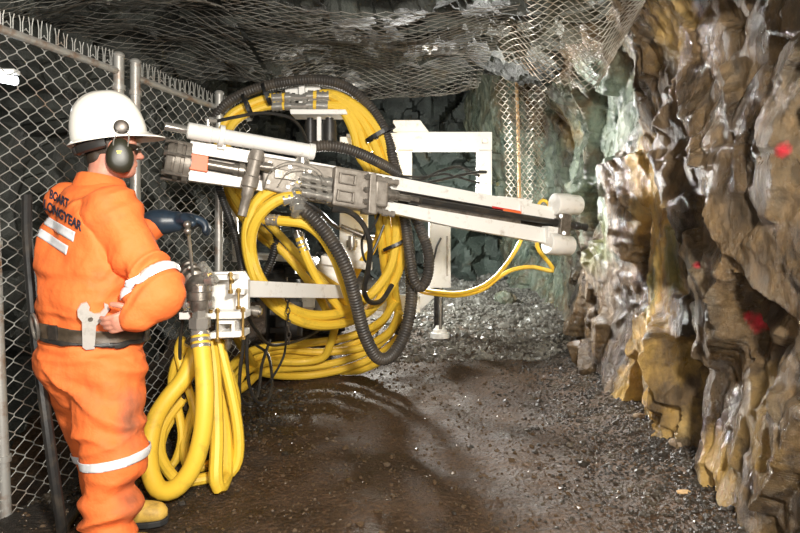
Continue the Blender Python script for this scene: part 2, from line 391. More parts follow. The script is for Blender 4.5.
wl = grid_mesh('wall_left', -2.75+.04*YY-facets(YY, ZZ, .7, 101, .7, .3)*.5-facets(YY, ZZ, .25, 103, .8, .3)*.5+.3*sst(7, 9, YY), YY, ZZ, M['rock_shaded']); wl['kind'] = 'structure'
xs = spaced(-3.4, 3.4, lambda x: .045); zs = np.arange(-.3, 4.6, .045); XX, ZZ = np.meshgrid(xs, zs)
wb = grid_mesh('wall_back', XX, 10.6+facets(XX, ZZ, .8, 111, .8, .4)*.8+facets(XX, ZZ, .3, 113, .9, .4)*.7, ZZ, M['rock_shaded']); wb['kind'] = 'structure'
# rear closure behind the viewpoint
xs = spaced(-3.4, 3.4, lambda x: .15); zs = np.arange(-.6, 4.6, .15); XX, ZZ = np.meshgrid(xs, zs)

# ---- loose gravel
ICO = None
def stones(name, pts, sizes, mat, seed):
    global ICO
    t = (1+5**.5)/2
    V = np.array([(-1,t,0),(1,t,0),(-1,-t,0),(1,-t,0),(0,-1,t),(0,1,t),(0,-1,-t),(0,1,-t),(t,0,-1),(t,0,1),(-t,0,-1),(-t,0,1)])/1.9
    F = np.array([(0,11,5),(0,5,1),(0,1,7),(0,7,10),(0,10,11),(1,5,9),(5,11,4),(11,10,2),(10,7,6),(7,1,8),(3,9,4),(3,4,2),(3,2,6),(3,6,8),(3,8,9),(4,9,5),(2,4,11),(6,2,10),(8,6,7),(9,8,1)])
    g = np.random.default_rng(seed); n = len(pts)
    q = g.normal(size=(n, 4)); q /= np.linalg.norm(q, axis=1)[:, None]; w, x, y, z = q.T
    R = np.stack([1-2*(y*y+z*z), 2*(x*y-z*w), 2*(x*z+y*w), 2*(x*y+z*w), 1-2*(x*x+z*z), 2*(y*z-x*w), 2*(x*z-y*w), 2*(y*z+x*w), 1-2*(x*x+y*y)], -1).reshape(n, 3, 3)
    W = V[None]*(1+g.uniform(-.25, .25, (n, 12, 1)))*g.uniform(.55, 1.2, (n, 1, 3))
    W = np.einsum('nij,nkj->nki', R, W)*np.array(sizes)[:, None, None]; W[:, :, 2] *= .75
    W += np.array(pts)[:, None]
    co = W.reshape(-1, 3); fa = (F[None]+12*np.arange(n)[:, None, None]).reshape(-1, 3)
    me = bpy.data.meshes.new(name); me.vertices.add(len(co)); me.vertices.foreach_set('co', co.ravel())
    me.loops.add(fa.size); me.loops.foreach_set('vertex_index', fa.ravel().astype(np.int32))
    me.polygons.add(len(fa)); me.polygons.foreach_set('loop_start', np.arange(0, fa.size, 3, dtype=np.int32)); me.update(calc_edges=True)
    me.polygons.foreach_set('use_smooth', np.zeros(len(fa), bool))
    o = bpy.data.objects.new(name, me); COL.objects.link(o); me.materials.append(M[mat]); return o
g = np.random.default_rng(5)
Y = 2.0+g.random(15000)**.9*4.8; d = np.abs(g.normal(0, .33, 15000)); x = np.interp(Y, *WX)-d+.05
s = np.clip(g.lognormal(math.log(.0062), .5, 15000), .003, .034)
k = x > -.2
o = stones('gravel', np.stack([x, Y, floor_d(x, Y)+s*.25], -1)[k], s[k], 'gravel', 1)
tag(o, 'wet dark gravel heaped along the foot of the right rock wall', 'gravel'); o['kind'] = 'stuff'
Y = 6.0+g.random(7000)*4.6; x = .0+np.abs(g.normal(0,1,7000))*.0+g.random(7000)**.8*2.4-g.random(7000)**3*.8; k = x < np.interp(Y, *WX); x = x[k]; Y = Y[k]
s = np.clip(g.lognormal(math.log(.017), .5, len(x)), .007, .07)
o = stones('gravel', np.stack([x, Y, floor_d(x, Y)+s*.25], -1), s, 'gravelg', 2)
tag(o, 'grey glittering gravel on the rising floor behind the drill rig', 'gravel'); o['kind'] = 'stuff'
Y = 2.2+g.random(7000)*4.2; x = -2.0+g.random(7000)*3.4
s = np.clip(g.lognormal(math.log(.0055), .5, len(x)), .003, .02)
o = stones('gravel', np.stack([x, Y, floor_d(x, Y)+s*.2], -1), s, 'chips', 3)
tag(o, 'fine scattered chips in the brown mud of the tunnel floor', 'gravel'); o['kind'] = 'stuff'
Y = 3.0+g.random(3500)*2.2; x = np.interp(Y, [2.0,3.2,4.7,6], [-2.05,-1.76,-1.36,-1.1])+np.abs(g.normal(0, .3, 3500))-.1
s = np.clip(g.lognormal(math.log(.011), .5, len(x)), .005, .04)
o = stones('gravel', np.stack([x, Y, floor_d(x, Y)+s*.25], -1), s, 'gravel', 4)
tag(o, 'black broken muck along the foot of the chain-link fence', 'gravel'); o['kind'] = 'stuff'

def rock_thing(px, py, Y, sx, sy, sz, seed, mat, label, name='loose_rock'):
    p = P(px, py, Y); z = float(floor_d(np.array([p.x]), np.array([Y]))[0])
    bm = bmesh.new(); bmesh.ops.create_icosphere(bm, subdivisions=3, radius=1)
    co = np.array([tuple(v_.co) for v_ in bm.verts]); d = 1+.25*facets(co[:,0]+co[:,2]*.7+9, co[:,1]-co[:,2]*.5+seed, .7, seed, 1, .4)+.1*fbm(co[:,0]*2, co[:,1]*2, co[:,2]*2, seed, 3)
    for v_, k_ in zip(bm.verts, d): v_.co = Vector((v_.co.x*sx*k_, v_.co.y*sy*k_, v_.co.z*sz*k_))
    me = bpy.data.meshes.new(name); bm.to_mesh(me); bm.free(); o = bpy.data.objects.new(name, me); COL.objects.link(o)
    o.location = (p.x, Y, z+sz*.45); o.rotation_euler = (0, 0, seed); me.materials.append(M[mat]); tag(o, label, 'rock'); return o
rock_thing(684, 516, 2.86, .035, .015, .010, 3, 'wood', 'thin pale tan chip of stone near the bottom edge of the gravel')
rock_thing(676, 469, 3.42, .045, .032, .030, 5, 'stone', 'fist-sized tan stone on the dark gravel under the right wall')
rock_thing(640, 436, 3.95, .045, .03, .022, 6, 'stone', 'small brown stone on the gravel below the ochre rock band')
rock_thing(576, 348, 6.4, .10, .08, .07, 8, 'rock', 'wet brown boulder against the foot of the wall beyond the drill tip')
rock_thing(505, 284, 8.6, .16, .09, .12, 9, 'rock', 'tan boulder on the gravel bank behind the hanging net')

# ------------------------------------------------------------------ wire nets
def chain(mb, surf, nu, nv, r, tw=.9):
    """surf(i, j) -> point, normal on a lattice with half steps"""
    for i in range(nu):
        pts = []
        for j in range(nv+1):
            s_ = 1 if (i+j) % 2 == 0 else -1
            for (q, dj) in ((.5, -.12), (.5, .12)):
                r_ = surf((i+.5+s_*q)/nu, min(max((j+dj)/nv, 0), 1))
                if r_ is None: continue
                p, nn = r_
                pts.append(p+nn*(r*tw*s_*(1 if dj > 0 else -.3)))
        if len(pts) > 3: mb.tube(pts, r, 4, False)
    return mb
# ================================================================== FENCE
FX = ([1.0, 2.0, 3.22, 4.7, 6], [-2.29, -2.05, -1.76, -1.36, -1.01])
def fx(Y): return float(np.interp(Y, *FX))
def fgz(Y): return float(floor_z(np.array([fx(Y)]), np.array([Y]))[0])
def fence(Y0, Y1, label, cell=.055, posts=()):
    p0 = Vector((fx(Y0), Y0, 0)); root = thing('chain_link_fence', (p0.x, p0.y, fgz(Y0)), label, 'fence', 'chain-link fence panels along the left side')
    L = (Vector((fx(Y1), Y1, 0))-p0).length; nu = round(L/cell); zb0, zb1 = fgz(Y0)+.02, fgz(Y1)+.02; nv = round(2.55/.047); top = 2.29
    nrm = Vector((Y1-Y0, -(fx(Y1)-fx(Y0)), 0)).normalized()
    def surf(u, v):
        Y = Y0+(Y1-Y0)*u; zb = lerp(zb0, zb1, u)
        bow = .025*math.sin(u*5+v*6)*math.sin(math.pi*v)
        return Vector((fx(Y), Y, zb+(top-zb)*v))+nrm*bow, nrm
    mb = chain(MB(), surf, nu, nv, .0027)
    for i in range(nu):                                   # twisted selvage ends standing above the rail
        for s_ in (-.12, .12):
            Y = Y0+(Y1-Y0)*(i+.5+s_)/nu; b_ = Vector((fx(Y), Y, top-.03))
            mb.tube([b_, b_+Vector((0, 0, .05)), b_+Vector((.004*s_*10, .02*s_, .085+.012*math.sin(i*7)))], .0028, 4)
    mb.build('wire_mesh', 'galv', root)
    t = Vector((0, 0, top-.045))
    a, c = Vector((fx(Y0), Y0, 0)), Vector((fx(Y1), Y1, 0))
    MB().tube(catmull([a+t, (a+c)/2+t+Vector((0,0,-.008)), c+t], 4), .021, 10).build('top_rail', 'galvp', root)
    for (Y, dx, r, lean) in posts:
        b_ = Vector((fx(Y)+dx, Y, fgz(Y)-.05)); mb = MB().tube([b_, b_+Vector((lean, 0, top-b_.z+.05))], r, 12)
        mb.ball(b_+Vector((lean, 0, top-b_.z+.05)), r*1.15, 12, (1,1,.6)); po = mb.build('post', 'galvp', root)
        for z in (.25, 1.25, 2.15): MB().cyl(b_+Vector((lean*z/2.3, 0, z-b_.z-.015)), b_+Vector((lean*z/2.3, 0, z-b_.z+.015)), r*1.25, 12).build('band_clamp', 'galvp', po)
    return root
fence(1.55, 3.66, 'near chain-link fence panel left of and behind the worker in orange', posts=((2.90, .0, .026, -.10), (3.64, .0, .03, .0)))
fence(3.76, 5.15, 'far chain-link fence panel running behind the drill feed', posts=((3.78, .0, .03, .0), (4.62, .03, .03, .01)))
# latch between panels
lt = MB(); a = Vector((fx(3.7), 3.7, 2.0)); lt.box(a, .02, .07, .02); lt.cyl(a+Vector((.03,-.02,-.05)), a+Vector((.03,-.02,.06)), .012)
tag(lt.build('gate_latch', 'galvp', bev=.003), 'rusty galvanised latch bracket joining the two fence panels near their top', 'latch')
# lamp behind the fence
Lm = thing('tube_lamp', P(2, 79, 3.4), 'bright white tube lamp behind the fence at the left edge', 'lamp')
m, nt, b = newmat('lit_tube'); b.inputs['Emission Color'].default_value = (.9,.97,1,1); b.inputs['Emission Strength'].default_value = 6; M['lit'] = m
MB().tube([P(-28, 73, 3.4), P(16, 81, 3.4)], .024, 12).build('tube', 'lit', Lm)
MB().box(P(-8, 72, 3.44), .14, .03, .012).build('reflector', 'white', Lm, bev=.004)
a = P(-8, 66, 3.44); MB().tube([a, Vector((a.x, a.y, 2.9))], .006, 6).build('hanging_wire', 'dark', Lm)

# ================================================================== ROOF NETS
def cz(x, Y): return float(ceil_z(np.array([x]), np.array([Y]))[0])
def ceil_net(x0, x1, Y0, Y1, sag, mat, label, cell=.07, r=.0026, amp=.06, seed=0, skew=0):
    nu = round((x1-x0)/cell); nv = round((Y1-Y0)/(cell*.62))
    def surf(u, v):
        x = x0+(x1-x0)*u+skew*v; Y = Y0+(Y1-Y0)*v
        z = float(SZ[0](x, Y))-sag-amp*float(fbm(np.array([x*1.6]), np.array([Y*1.6]), 0, 200+seed, 3)[0])
        return Vector((x, Y, z)), Vector((0, 0, -1))
    o = chain(MB(), surf, nu, nv, r).build('roof_net', mat); tag(o, label, 'wire net', 'wire nets bolted to the roof'); return o
# smooth roof height sampled once
gx = np.arange(-3.6, 3.2, .1); gy = np.arange(0, 9, .1); GX, GY = np.meshgrid(gx, gy); GZ = ceil_z(GX, GY)
def rz(x, Y):
    i = min(max((x-gx[0])/.1, 0), len(gx)-2.001); j = min(max((Y-gy[0])/.1, 0), len(gy)-2.001); a, b_ = int(i), int(j); u, v = i-a, j-b_
    return (GZ[b_,a]*(1-u)+GZ[b_,a+1]*u)*(1-v)+(GZ[b_+1,a]*(1-u)+GZ[b_+1,a+1]*u)*v
SZ = [rz]
ceil_net(-1.15, .75, 3.9, 6.55, .10, 'netd', 'wide dull wire net sagging under the middle of the tunnel roof', seed=1)
ceil_net(-2.6, -1.2, 3.6, 5.9, .13, 'netd', 'dark wire net hanging under the roof above the fence', .08, .0026, .12, seed=4)
ceil_net(-1.2, 1.6, 6.7, 8.8, .06, 'netd', 'dim wire net high under the roof far behind the rig', .09, .003, .15, seed=6)
# bright draped net, upper right
def drape(u, v):
    """apron hanging from the roof towards the right wall"""
    px = lerp(lerp(470, 505, v), lerp(668, 632, v), u); low = lerp(lerp(62, 88, min(u*2.2, 1)), 22, max(0, (u-.72)/.28)**1.2)
    py = lerp(-45, low, v); Y = lerp(3.9, 4.9, v)-.85*u+.16*math.sin(u*9+v*3)+.08*math.sin(u*21-v*5)
    p = P(px, py, Y); p.z += .02*math.sin(u*17); return p, Vector((0, -.8, -.6))
tag(chain(MB(), drape, 32, 36, .0032).build('roof_net', 'net'), 'pale wire net draped in folds where the roof meets the right wall', 'wire net', 'wire nets bolted to the roof')
def column(u, v):
    w_ = lerp(1.0, .55, sst(.1, .6, np.array(v)).item()); c = lerp(520, 527, v)
    px = c+(u-.5)*72*w_; Y = 5.9+.16*math.sin(u*11+v*4)+.07*math.sin(u*25); return P(px, lerp(20, 214, v), Y), Vector((0, -1, 0))
tag(chain(MB(), column, 15, 54, .0042).build('hanging_net', 'net'), 'narrow strip of wire net hanging down in front of the far right rock', 'wire net', 'wire nets bolted to the roof')
o = MB().tube([P(515, 40, 6.1), P(518, 120, 6.05), P(520, 216, 6.0)], .016, 8).build('wooden_pole', 'wood'); tag(o, 'thin pale wooden pole standing behind the hanging net strip', 'pole')
# roof bolt plates
for (px, py, Y, lab) in [(108, 45, 4.3, 'small steel roof-bolt plate above the gap in the fence panels'), (430, 20, 4.9, 'steel roof-bolt plate in the wide net over the rig')]:
    p = P(px, py, Y); p.z = cz(p.x, Y)-.10; mb = MB().box(p, .06, .06, .005); mb.lathe(p+Vector((0,0,.12)), p-Vector((0,0,.05)), [(0,.012),(.6,.012),(.6,.024),(.85,.024),(.85,.012),(1,.012)], 6)
    tag(mb.build('roof_bolt_plate', 'galvp', bev=.002), lab, 'bolt plate')
# ventilation/wooden rung seen in the dark
# ================================================================== DRILL FEED
A = P(180, 163, 3.8); B = P(585, 228, 4.9); U = (B-A).normalized(); Vv = Vector((0,0,1)); Vv = (Vv-U*Vv.dot(U)).normalized(); W = U.cross(Vv).normalized()
def F(px, py, w=0.0):
    d = Vector(((px-400)/FOC, 1, -(py-HY)/FOC)); C_ = Vector((0,0,CH)); t = ((A+W*w)-C_).dot(W)/d.dot(W); return C_+d*t
AX = (U, Vv, W)
feed = thing('rock_drill', P(360, 235, 4.25), 'long white rock drill feed with grey hammer and black steel reaching to the rock', 'rock drill')
def strip(pts, w0, w1, mat, name, parent=feed, bev=.004):
    return MB().prism([F(x, y, (w0+w1)/2) for x, y in pts], W*abs(w1-w0)).build(name, mat, parent, bev=bev)
beam = strip([(190,148),(392,184),(556,213),(552,238),(388,206),(188,178)], -.06, -.02, 'dark', 'feed_beam')
strip([(190,141),(392,177),(555,208.5),(555,219),(392,190),(190,152)], -.05, .045, 'white', 'upper_rail')
strip([(188,169),(388,202),(548,229),(548,244),(454,227.5),(388,213),(240,188),(188,181)], -.05, .045, 'white', 'lower_rail')
rl = strip([(192,150),(252,160),(252,163.5),(192,153.5)], .045, .06, 'white', 'rail_lip'); 
# orange slide block, piston
ob = strip([(190,154),(208,157),(207,173),(189,170)], -.02, .075, 'orange', 'orange_block')
for (x, y) in ((190.5,158),(190,167)): MB().cyl(F(x-3,y,.05), F(x+1,y+.5,.05), .014, 8).build('bolt', 'steel', ob)
MB().lathe(F(206,164,.02), F(246,171.5,.02), [(0,.030),(.68,.030),(.68,.040),(.78,.040),(.80,.052),(.93,.052),(.95,.038),(1,.038)]).build('piston_rod', 'steel', feed)
# upper white cylinder
uc = MB().lathe(F(187,130.3,.10), F(314,152,.10), [(0,.040),(.01,.050),(.18,.050),(.185,.046),(.95,.046),(.955,.052),(1,.052)], 24).build('feed_cylinder', 'white', feed)
MB().lathe(F(164.5,126,.10), F(189,130.5,.10), [(0,.022),(.05,.027),(.9,.027),(1,.033)], 20).build('cylinder_rod', 'chrome', uc)
mb = MB().lathe(F(219,135.5,.10), F(224,136.4,.10), [(0,.066),(1,.066)], 24); mb.prism([F(217,137,.06),(F(226,139,.06)),F(225,150,.06),F(217,149,.06)], W*.05)
mb.build('clamp_ring', 'white', feed, bev=.002)
mb = MB().lathe(F(205,119,.10), F(217,121,.10), [(0,.012),(.3,.012),(.3,.02),(.7,.02),(.7,.014),(1,.014)], 8); mb.cyl(F(208,120,.10), F(208,129,.10), .012, 8)
mb.build('hose_fitting', 'chrome', feed)
# round motor at the left end
mo = MB().lathe(F(165.5,159,.02), F(191,164,.02), [(0,.07),(.02,.096),(.10,.104),(.24,.108),(.26,.100),(.34,.100),(.36,.114),(.56,.117),(.58,.104),(.70,.104),(.72,.124),(.93,.124),(.94,.06),(1,.06)], 28).build('rotation_motor', 'cast', feed)
for k in range(6):
    a = k*math.pi/3+.3; o_ = (Vv*math.cos(a)+W*math.sin(a))*.117
    mb = MB(); mb.cyl(F(163.5,158.7,.02)+o_, F(190,163.8,.02)+o_, .011, 8); mb.lathe(F(163,158.6,.02)+o_, F(166,159.1,.02)+o_, [(0,.018),(1,.018)], 6); mb.build('tie_bolt', 'steel', mo)
MB().lathe(F(166.2,159.1,.02), F(163.5,158.6,.02), [(0,.05),(.5,.05),(1,.035)], 20).build('end_cap', 'dark', mo)
# upright valve body
vb = MB().lathe(F(258,150,.13), F(242,216,.13), [(0,.032),(.02,.042),(.07,.046),(.16,.046),(.17,.040),(.40,.042),(.42,.050),(.56,.050),(.58,.038),(.70,.036),(.72,.030),(1,.028)], 20).build('throttle_valve', 'cast', feed)
MB().lathe(F(257,166,.13), F(272,168,.13), [(0,.024),(.5,.024),(.5,.032),(1,.032)], 12).build('valve_port', 'steel', vb)
# backhead casting and drifter
bh = strip([(262,157),(332,168),(331,205),(300,199),(262,189)], .0, .10, 'cast', 'backhead', bev=.01)
for x, y in ((270,163),(290,167),(310,171),(268,182),(288,187)): MB().lathe(F(x,y,.10), F(x,y,.122), [(0,.014),(1,.014)], 6).build('bolt', 'chrome', bh)
strip([(274,168),(296,172),(296,181),(274,178)], .10, .118, 'steel', 'name_plate', bh)
for (x0,y0,x1,y1,r) in ((301,176.5,331,183,.032),(301,192,331,198,.030),(301,184,331,190,.018)):
    MB().lathe(F(x0,y0,.15), F(x1,y1,.15), [(0,r*.8),(.15,r*.8),(.15,r*1.1),(.3,r*1.1),(.32,r*.75),(.5,r*.75),(.5,r*1.15),(.66,r*1.15),(.68,r*.85),(.85,r*.85),(.85,r*1.2),(1,r*1.2)], 14).build('hose_coupling', 'chrome', bh)
dr = strip([(332,167),(366,173),(364,211),(329,205.5)], .0, .17, 'cast', 'drifter_housing', bev=.014)
for pts in ([(339.5,172),(356.5,175),(355.5,186),(338.5,183)], [(337.5,189),(354.5,192),(353.5,203.5),(336,200.5)]):
    mb = MB(); c = [Vector((x,y)) for x, y in pts]; q = sum(c, Vector((0,0)))/4
    for i in range(4):
        a, b_ = c[i], c[(i+1) % 4]; ia, ib = q+(a-q)*.76, q+(b_-q)*.76
        mb.prism([F(a.x,a.y,.18), F(b_.x,b_.y,.18), F(ib.x,ib.y,.18), F(ia.x,ia.y,.18)], W*.03)
    mb.build('raised_frame', 'cast', dr, bev=.004)
fl_ = strip([(366,175),(372,174),(372,215),(364,213.5)], .0, .19, 'cast', 'flange', bev=.006)
for x, y in ((369,177.5),(368,190),(367.5,202),(367,211)): MB().lathe(F(x-5,y-.9,.17), F(x+6,y+1.1,.17), [(0,.014),(.15,.014),(.15,.021),(.4,.021),(.4,.013),(.8,.013),(.8,.02),(1,.02)], 8).build('bolt', 'steel', fl_)
strip([(373,180),(386,182),(385,208),(371,206)], .02, .15, 'cast', 'front_head', bev=.016)
for (x,y) in ((380,179),(390,181.5),(376,210),(386,213)): MB().lathe(F(x-7,y-1.2,.12), F(x+8,y+1.4,.12), [(0,.013),(.2,.013),(.2,.024),(.55,.024),(.55,.016),(.8,.016),(.8,.022),(1,.022)], 10).build('side_rod', 'cast', dr)
MB().lathe(F(384,194,.08), F(398,196.5,.08), [(0,.055),(.3,.055),(.35,.042),(.7,.042),(.75,.034),(1,.034)], 20).build('chuck', 'steel', feed)
# drill steel
st = MB().lathe(F(392,195.8,.08), F(418,200.3,.08), [(0,.022),(1,.022)], 16).build('shank', 'steel', feed)
MB().lathe(F(408,199,.07), F(586,227.3,.07), [(0,.016),(.008,.030),(.06,.030),(.065,.024),(.925,.024),(.93,.030),(.955,.030),(.96,.024),(.985,.026),(1,.030)], 18).build('drill_steel', 'black', feed)
strip([(418,202),(520,220),(520,224),(418,207)], .02, .05, 'steel', 'guide_bar')
strip([(503,208.5),(521,211.5),(521,216.5),(503,213.5)], .046, .06, 'orange', 'orange_marker')
strip([(492,206),(521,211),(521,212.5),(492,208)], .045, .05, 'red', 'red_stripe')
# front centraliser: two white rollers and a steel jaw
strip([(521,205),(553,211),(553,222),(521,216)], .04, .075, 'white', 'nose_plate')
for (x0,y0,x1,y1,n_) in ((554,204,579,205,0),(547,243,571,246,1)):
    MB().lathe(F(x0,y0,.07), F(x1,y1,.07), [(0,.075),(.03,.083),(.55,.085),(.6,.078),(.95,.076),(1,.068)], 24).build('centraliser_roller', 'white', feed)
sj = MB().prism([F(558,213,.07),F(568,215,.07),F(566,236,.07),F(556,234,.07)], W*.10).build('steel_jaw', 'steel', feed, bev=.006)
for x,y in ((561,216),(564,233)): MB().lathe(F(x,y,.12), F(x,y,.14), [(0,.014),(1,.014)], 6).build('bolt', 'chrome', sj)
strip([(545,226),(558,228),(556,240),(545,238)], .0, .09, 'white', 'jaw_bracket')
# small white bracket plates with holes under the front
strip([(498,196),(532,200),(530,204),(498,200)], -.02, .02, 'white', 'top_bracket')
# thin bare wires over the backhead
mb = MB()
mb.tube(catmull([F(264,190,.16),F(270,172,.2),F(285,163,.2),F(300,163,.2),F(318,170,.2),F(326,182,.18)], 8), .0035, 6)
mb.build('safety_wire', 'chrome', feed); mb = MB(); mb.tube(catmull([F(278,186,.16),F(288,172,.2),F(305,168,.21),F(320,176,.2),F(322,192,.18)], 8), .0035, 6)
mb.build('safety_wire', 'chrome', feed)

# ================================================================== CARRIER RIG
rig = thing('drill_carrier', (-.6, 5.4, .05), 'white steel carrier rig with gantry, jack leg and black tyres behind the hoses', 'drill rig')
def poly(pts, Y, th, mat, name, parent=rig, bev=.006):
    return MB().prism([P(x, y, Y) for x, y in pts], (0, th, 0)).build(name, mat, parent, bev=bev)
gn = poly([(347,135),(397,134),(397,133),(491,133),(491,151),(347,151)], 5.25, .13, 'white', 'gantry_beam')
poly([(477,151.2),(491,151.2),(491,200),(477,198)], 5.25, .12, 'white', 'gantry_post')
poly([(397,151.2),(412,151.2),(412,186),(397,182)], 5.25, .12, 'white', 'gantry_post')
poly([(393,121),(420,121),(429,133),(393,133)], 5.22, .10, 'white', 'gusset_plate')
poly([(482,139),(488,139),(488,143),(482,143)], 5.16, .02, 'steel', 'bolt', gn, .001)
poly([(445,197),(499,197),(499,203),(445,203)], 5.30, .10, 'white', 'cross_plate')
# bulkhead
bk = poly([(299,83),(305,83),(305,116),(299,116)], 4.72, .05, 'white', 'bulkhead_post')
poly([(284,84),(319,84),(321,90),(318,95),(286,95)], 4.78, .03, 'white', 'bulkhead_plate')
poly([(292,112),(347,112),(349,117),(293,117)], 4.74, .22, 'white', 'bulkhead_shelf')
for i,(x0,x1) in enumerate(((304.5,316),(322,337))):
    xm = (x0+x1)/2; r = (x1-x0)/2/FOC*4.6
    mb = MB().lathe(P(xm,118,4.62), P(xm,146,4.62), [(0,r*.55),(.1,r*.55),(.1,r*.9),(.22,r*.9),(.22,r),(.9,r),(.92,r*.7),(1,r*.7)], 16)
    mb.build('accumulator', 'black', rig)
poly([(317,117),(321.5,117),(321.5,150),(317,150)], 4.62, .04, 'white', 'support_bar')
poly([(340,137),(372,137),(376,152),(340,150)], 4.9, .04, 'white', 'side_plate')
poly([(352,84),(354.5,84),(354.5,98),(352,98)], 4.9, .02, 'white', 'antenna_pin', bev=.001)
for x in (290, 308):      # bulkhead unions
    for y in (97.5, 106):
        MB().lathe(P(x-8,y,4.68), P(x+12,y+.3,4.68), [(0,.024),(.15,.024),(.15,.034),(.35,.034),(.35,.022),(.5,.022),(.5,.036),(.66,.036),(.66,.026),(1,.026)], 10).build('union', 'chrome', rig)
# mast and lower structure
poly([(340,205),(368,209),(368,262),(340,262)], 5.05, .10, 'white', 'mast')
poly([(383,205),(392,205),(392,312),(383,312)], 5.6, .10, 'white', 'frame_upright')
poly([(322,255),(372,262),(372,270),(322,264)], 5.0, .12, 'white', 'cross_arm')
poly([(296,286),(420,296),(420,312),(296,306)], 5.9, .14, 'white', 'chassis_beam')
MB().lathe(P(316,272,5.15), P(352,283,5.15), [(0,.10),(.02,.15),(.08,.165),(.9,.165),(.98,.15),(1,.10)], 24).build('air_tank', 'white', rig)
MB().lathe(P(318,306,5.2), P(360,304,5.4), [(0,.07),(.03,.10),(.9,.10),(1,.07)], 20).build('lower_tank', 'white', rig)
MB().lathe(P(352,236,4.96), P(352,250,4.96), [(0,.03),(.3,.03),(.3,.045),(.8,.045),(.8,.03),(1,.03)], 12).build('pivot_pin', 'chrome', rig)
MB().lathe(P(341,226,4.9), P(374,240,4.9), [(0,.018),(.4,.018),(.4,.028),(1,.028)], 12).build('tilt_cylinder', 'steel', rig)
poly([(231,208),(237,208),(240,262),(233,262)], 5.2, .05, 'white', 'corner_post')
poly([(231.5,222),(234.5,222),(235.5,238),(232.5,238)], 5.165, .01, 'red', 'red_sticker', bev=0)
poly([(410,287),(430,287),(434,297),(421,309),(410,303)], 6.7, .12, 'white', 'jack_bracket')
# jack leg
jk = poly([(429,214),(450,214),(450,287),(429,287)], 6.85, .22, 'white', 'jack_housing')
poly([(446,236),(448,236),(448,276),(446,276)], 6.73, .01, 'steel', 'seam_strip', jk, .001)
MB().tube([P(438.5,285,6.86), P(438.5,329,6.86)], .052, 16).build('jack_sleeve', 'black', jk)
MB().tube([P(440.5,285,6.79), P(440.5,329,6.79)], .020, 12).build('jack_rod', 'chrome', jk)
zf = P(440,335,6.86); MB().lathe(P(440,325,6.84), P(440,337.5,6.84), [(0,.05),(.25,.06),(.35,.075),(.6,.078),(.62,.105),(1,.105)], 20).build('jack_foot', 'white', jk)
mb = MB().tube(catmull([P(441,238,6.7),P(437,246,6.68),P(434,258,6.68),P(431,262,6.7)], 8), .012, 8); mb.build('cable', 'black', jk)
# wheels
def wheel(c, r, wd, name='wheel'):
    c = Vector(c); X = Vector((.97,.24,0)).normalized(); p0 = c-X*wd/2
    o_ = MB().lathe(p0, c+X*wd/2, [(0,r*.55),(.02,r*.80),(.10,r*.94),(.2,r),(.8,r),(.9,r*.94),(.98,r*.80),(1,r*.55)], 40).build('tyre', 'black', rig)
    mb = MB(); T = Vector((X.y,-X.x,0))
    for k in range(22):
        a = k*2*math.pi/22
        for s_ in (-1, 1):
            d = T*math.cos(a+s_*.06)+Vector((0,0,1))*math.sin(a+s_*.06); t2 = X.cross(d)
            mb.box(c+d*(r+.008)+X*(s_*wd*.24), wd*.22, .022, .014, (X, t2, d))
    mb.build('tread_lugs', 'black', o_)
    MB().lathe(p0-X*.005, c+X*(wd/2+.005), [(0,.05),(.0,.07),(.01,r*.2),(.06,r*.52),(.1,r*.55),(.9,r*.55),(1,r*.3)], 24).build('rim', 'white', o_)
wheel(P(283,318,5.75), .50, .30)
wheel((P(283,318,5.75)+Vector((.25,1.5,.06))), .48, .30)
poly([(255,253),(315,257),(322,266),(305,262),(262,259),(252,262)], 5.6, .34, 'white', 'mudguard')
# chain
ch = thing('hanging_chain', P(287,291,4.2), 'short dark chain hanging from the white link beam', 'chain')
mb = MB()
for k in range(11):
    c = P(287+.2*k, 281+k*6.0, 4.03); ax_ = Vector((1,0,0)) if k % 2 else Vector((0,1,0))
    mb.tube([c+ax_*(.013*math.cos(t*math.pi/5))+Vector((0,0,.024*math.sin(t*math.pi/5))) for t in range(11)], .0042, 6, False)
mb.build('links', 'dark', ch)

# ================================================================== CONTROL STAND
cs = thing('control_stand', P(215, 300, 3.35), 'valve control stand with steel lever and white mounting plates beside the worker', 'control stand')
def cpoly(pts, Y, th, mat, name, parent=cs, bev=.003): return MB().prism([P(x, y, Y) for x, y in pts], (0, th, 0)).build(name, mat, parent, bev=bev)
MB().tube([P(243,290,3.45), P(352,294,4.75)], .058, 4, up=(0,0,1)).build('link_beam', 'white', cs, bev=.004) if False else None
p0, p1 = P(238,288.5,3.42), P(352,292,4.75); dX = (p1-p0).normalized(); dY = Vector((-dX.y, dX.x, 0)).normalized(); dZ = dX.cross(dY)
MB().box((p0+p1)/2, (p1-p0).length/2, .045, .047, (dX, dY, dZ)).build('link_beam', 'white', cs, bev=.005)
cpoly([(212,272),(244,271),(249,279),(249,313),(213,313)], 3.36, .05, 'white', 'back_plate')
cpoly([(208,275),(237,274),(237,279),(208,280)], 3.28, .10, 'white', 'top_strap')
cpoly([(231,289),(246,289),(246,294),(231,294)], 3.27, .07, 'white', 'short_strap')
cpoly([(183,311),(248,310),(248,317),(183,318)], 3.26, .12, 'white', 'cross_strap')
cpoly([(213,331),(247,329),(247,335),(213,337)], 3.26, .12, 'white', 'lower_strap')
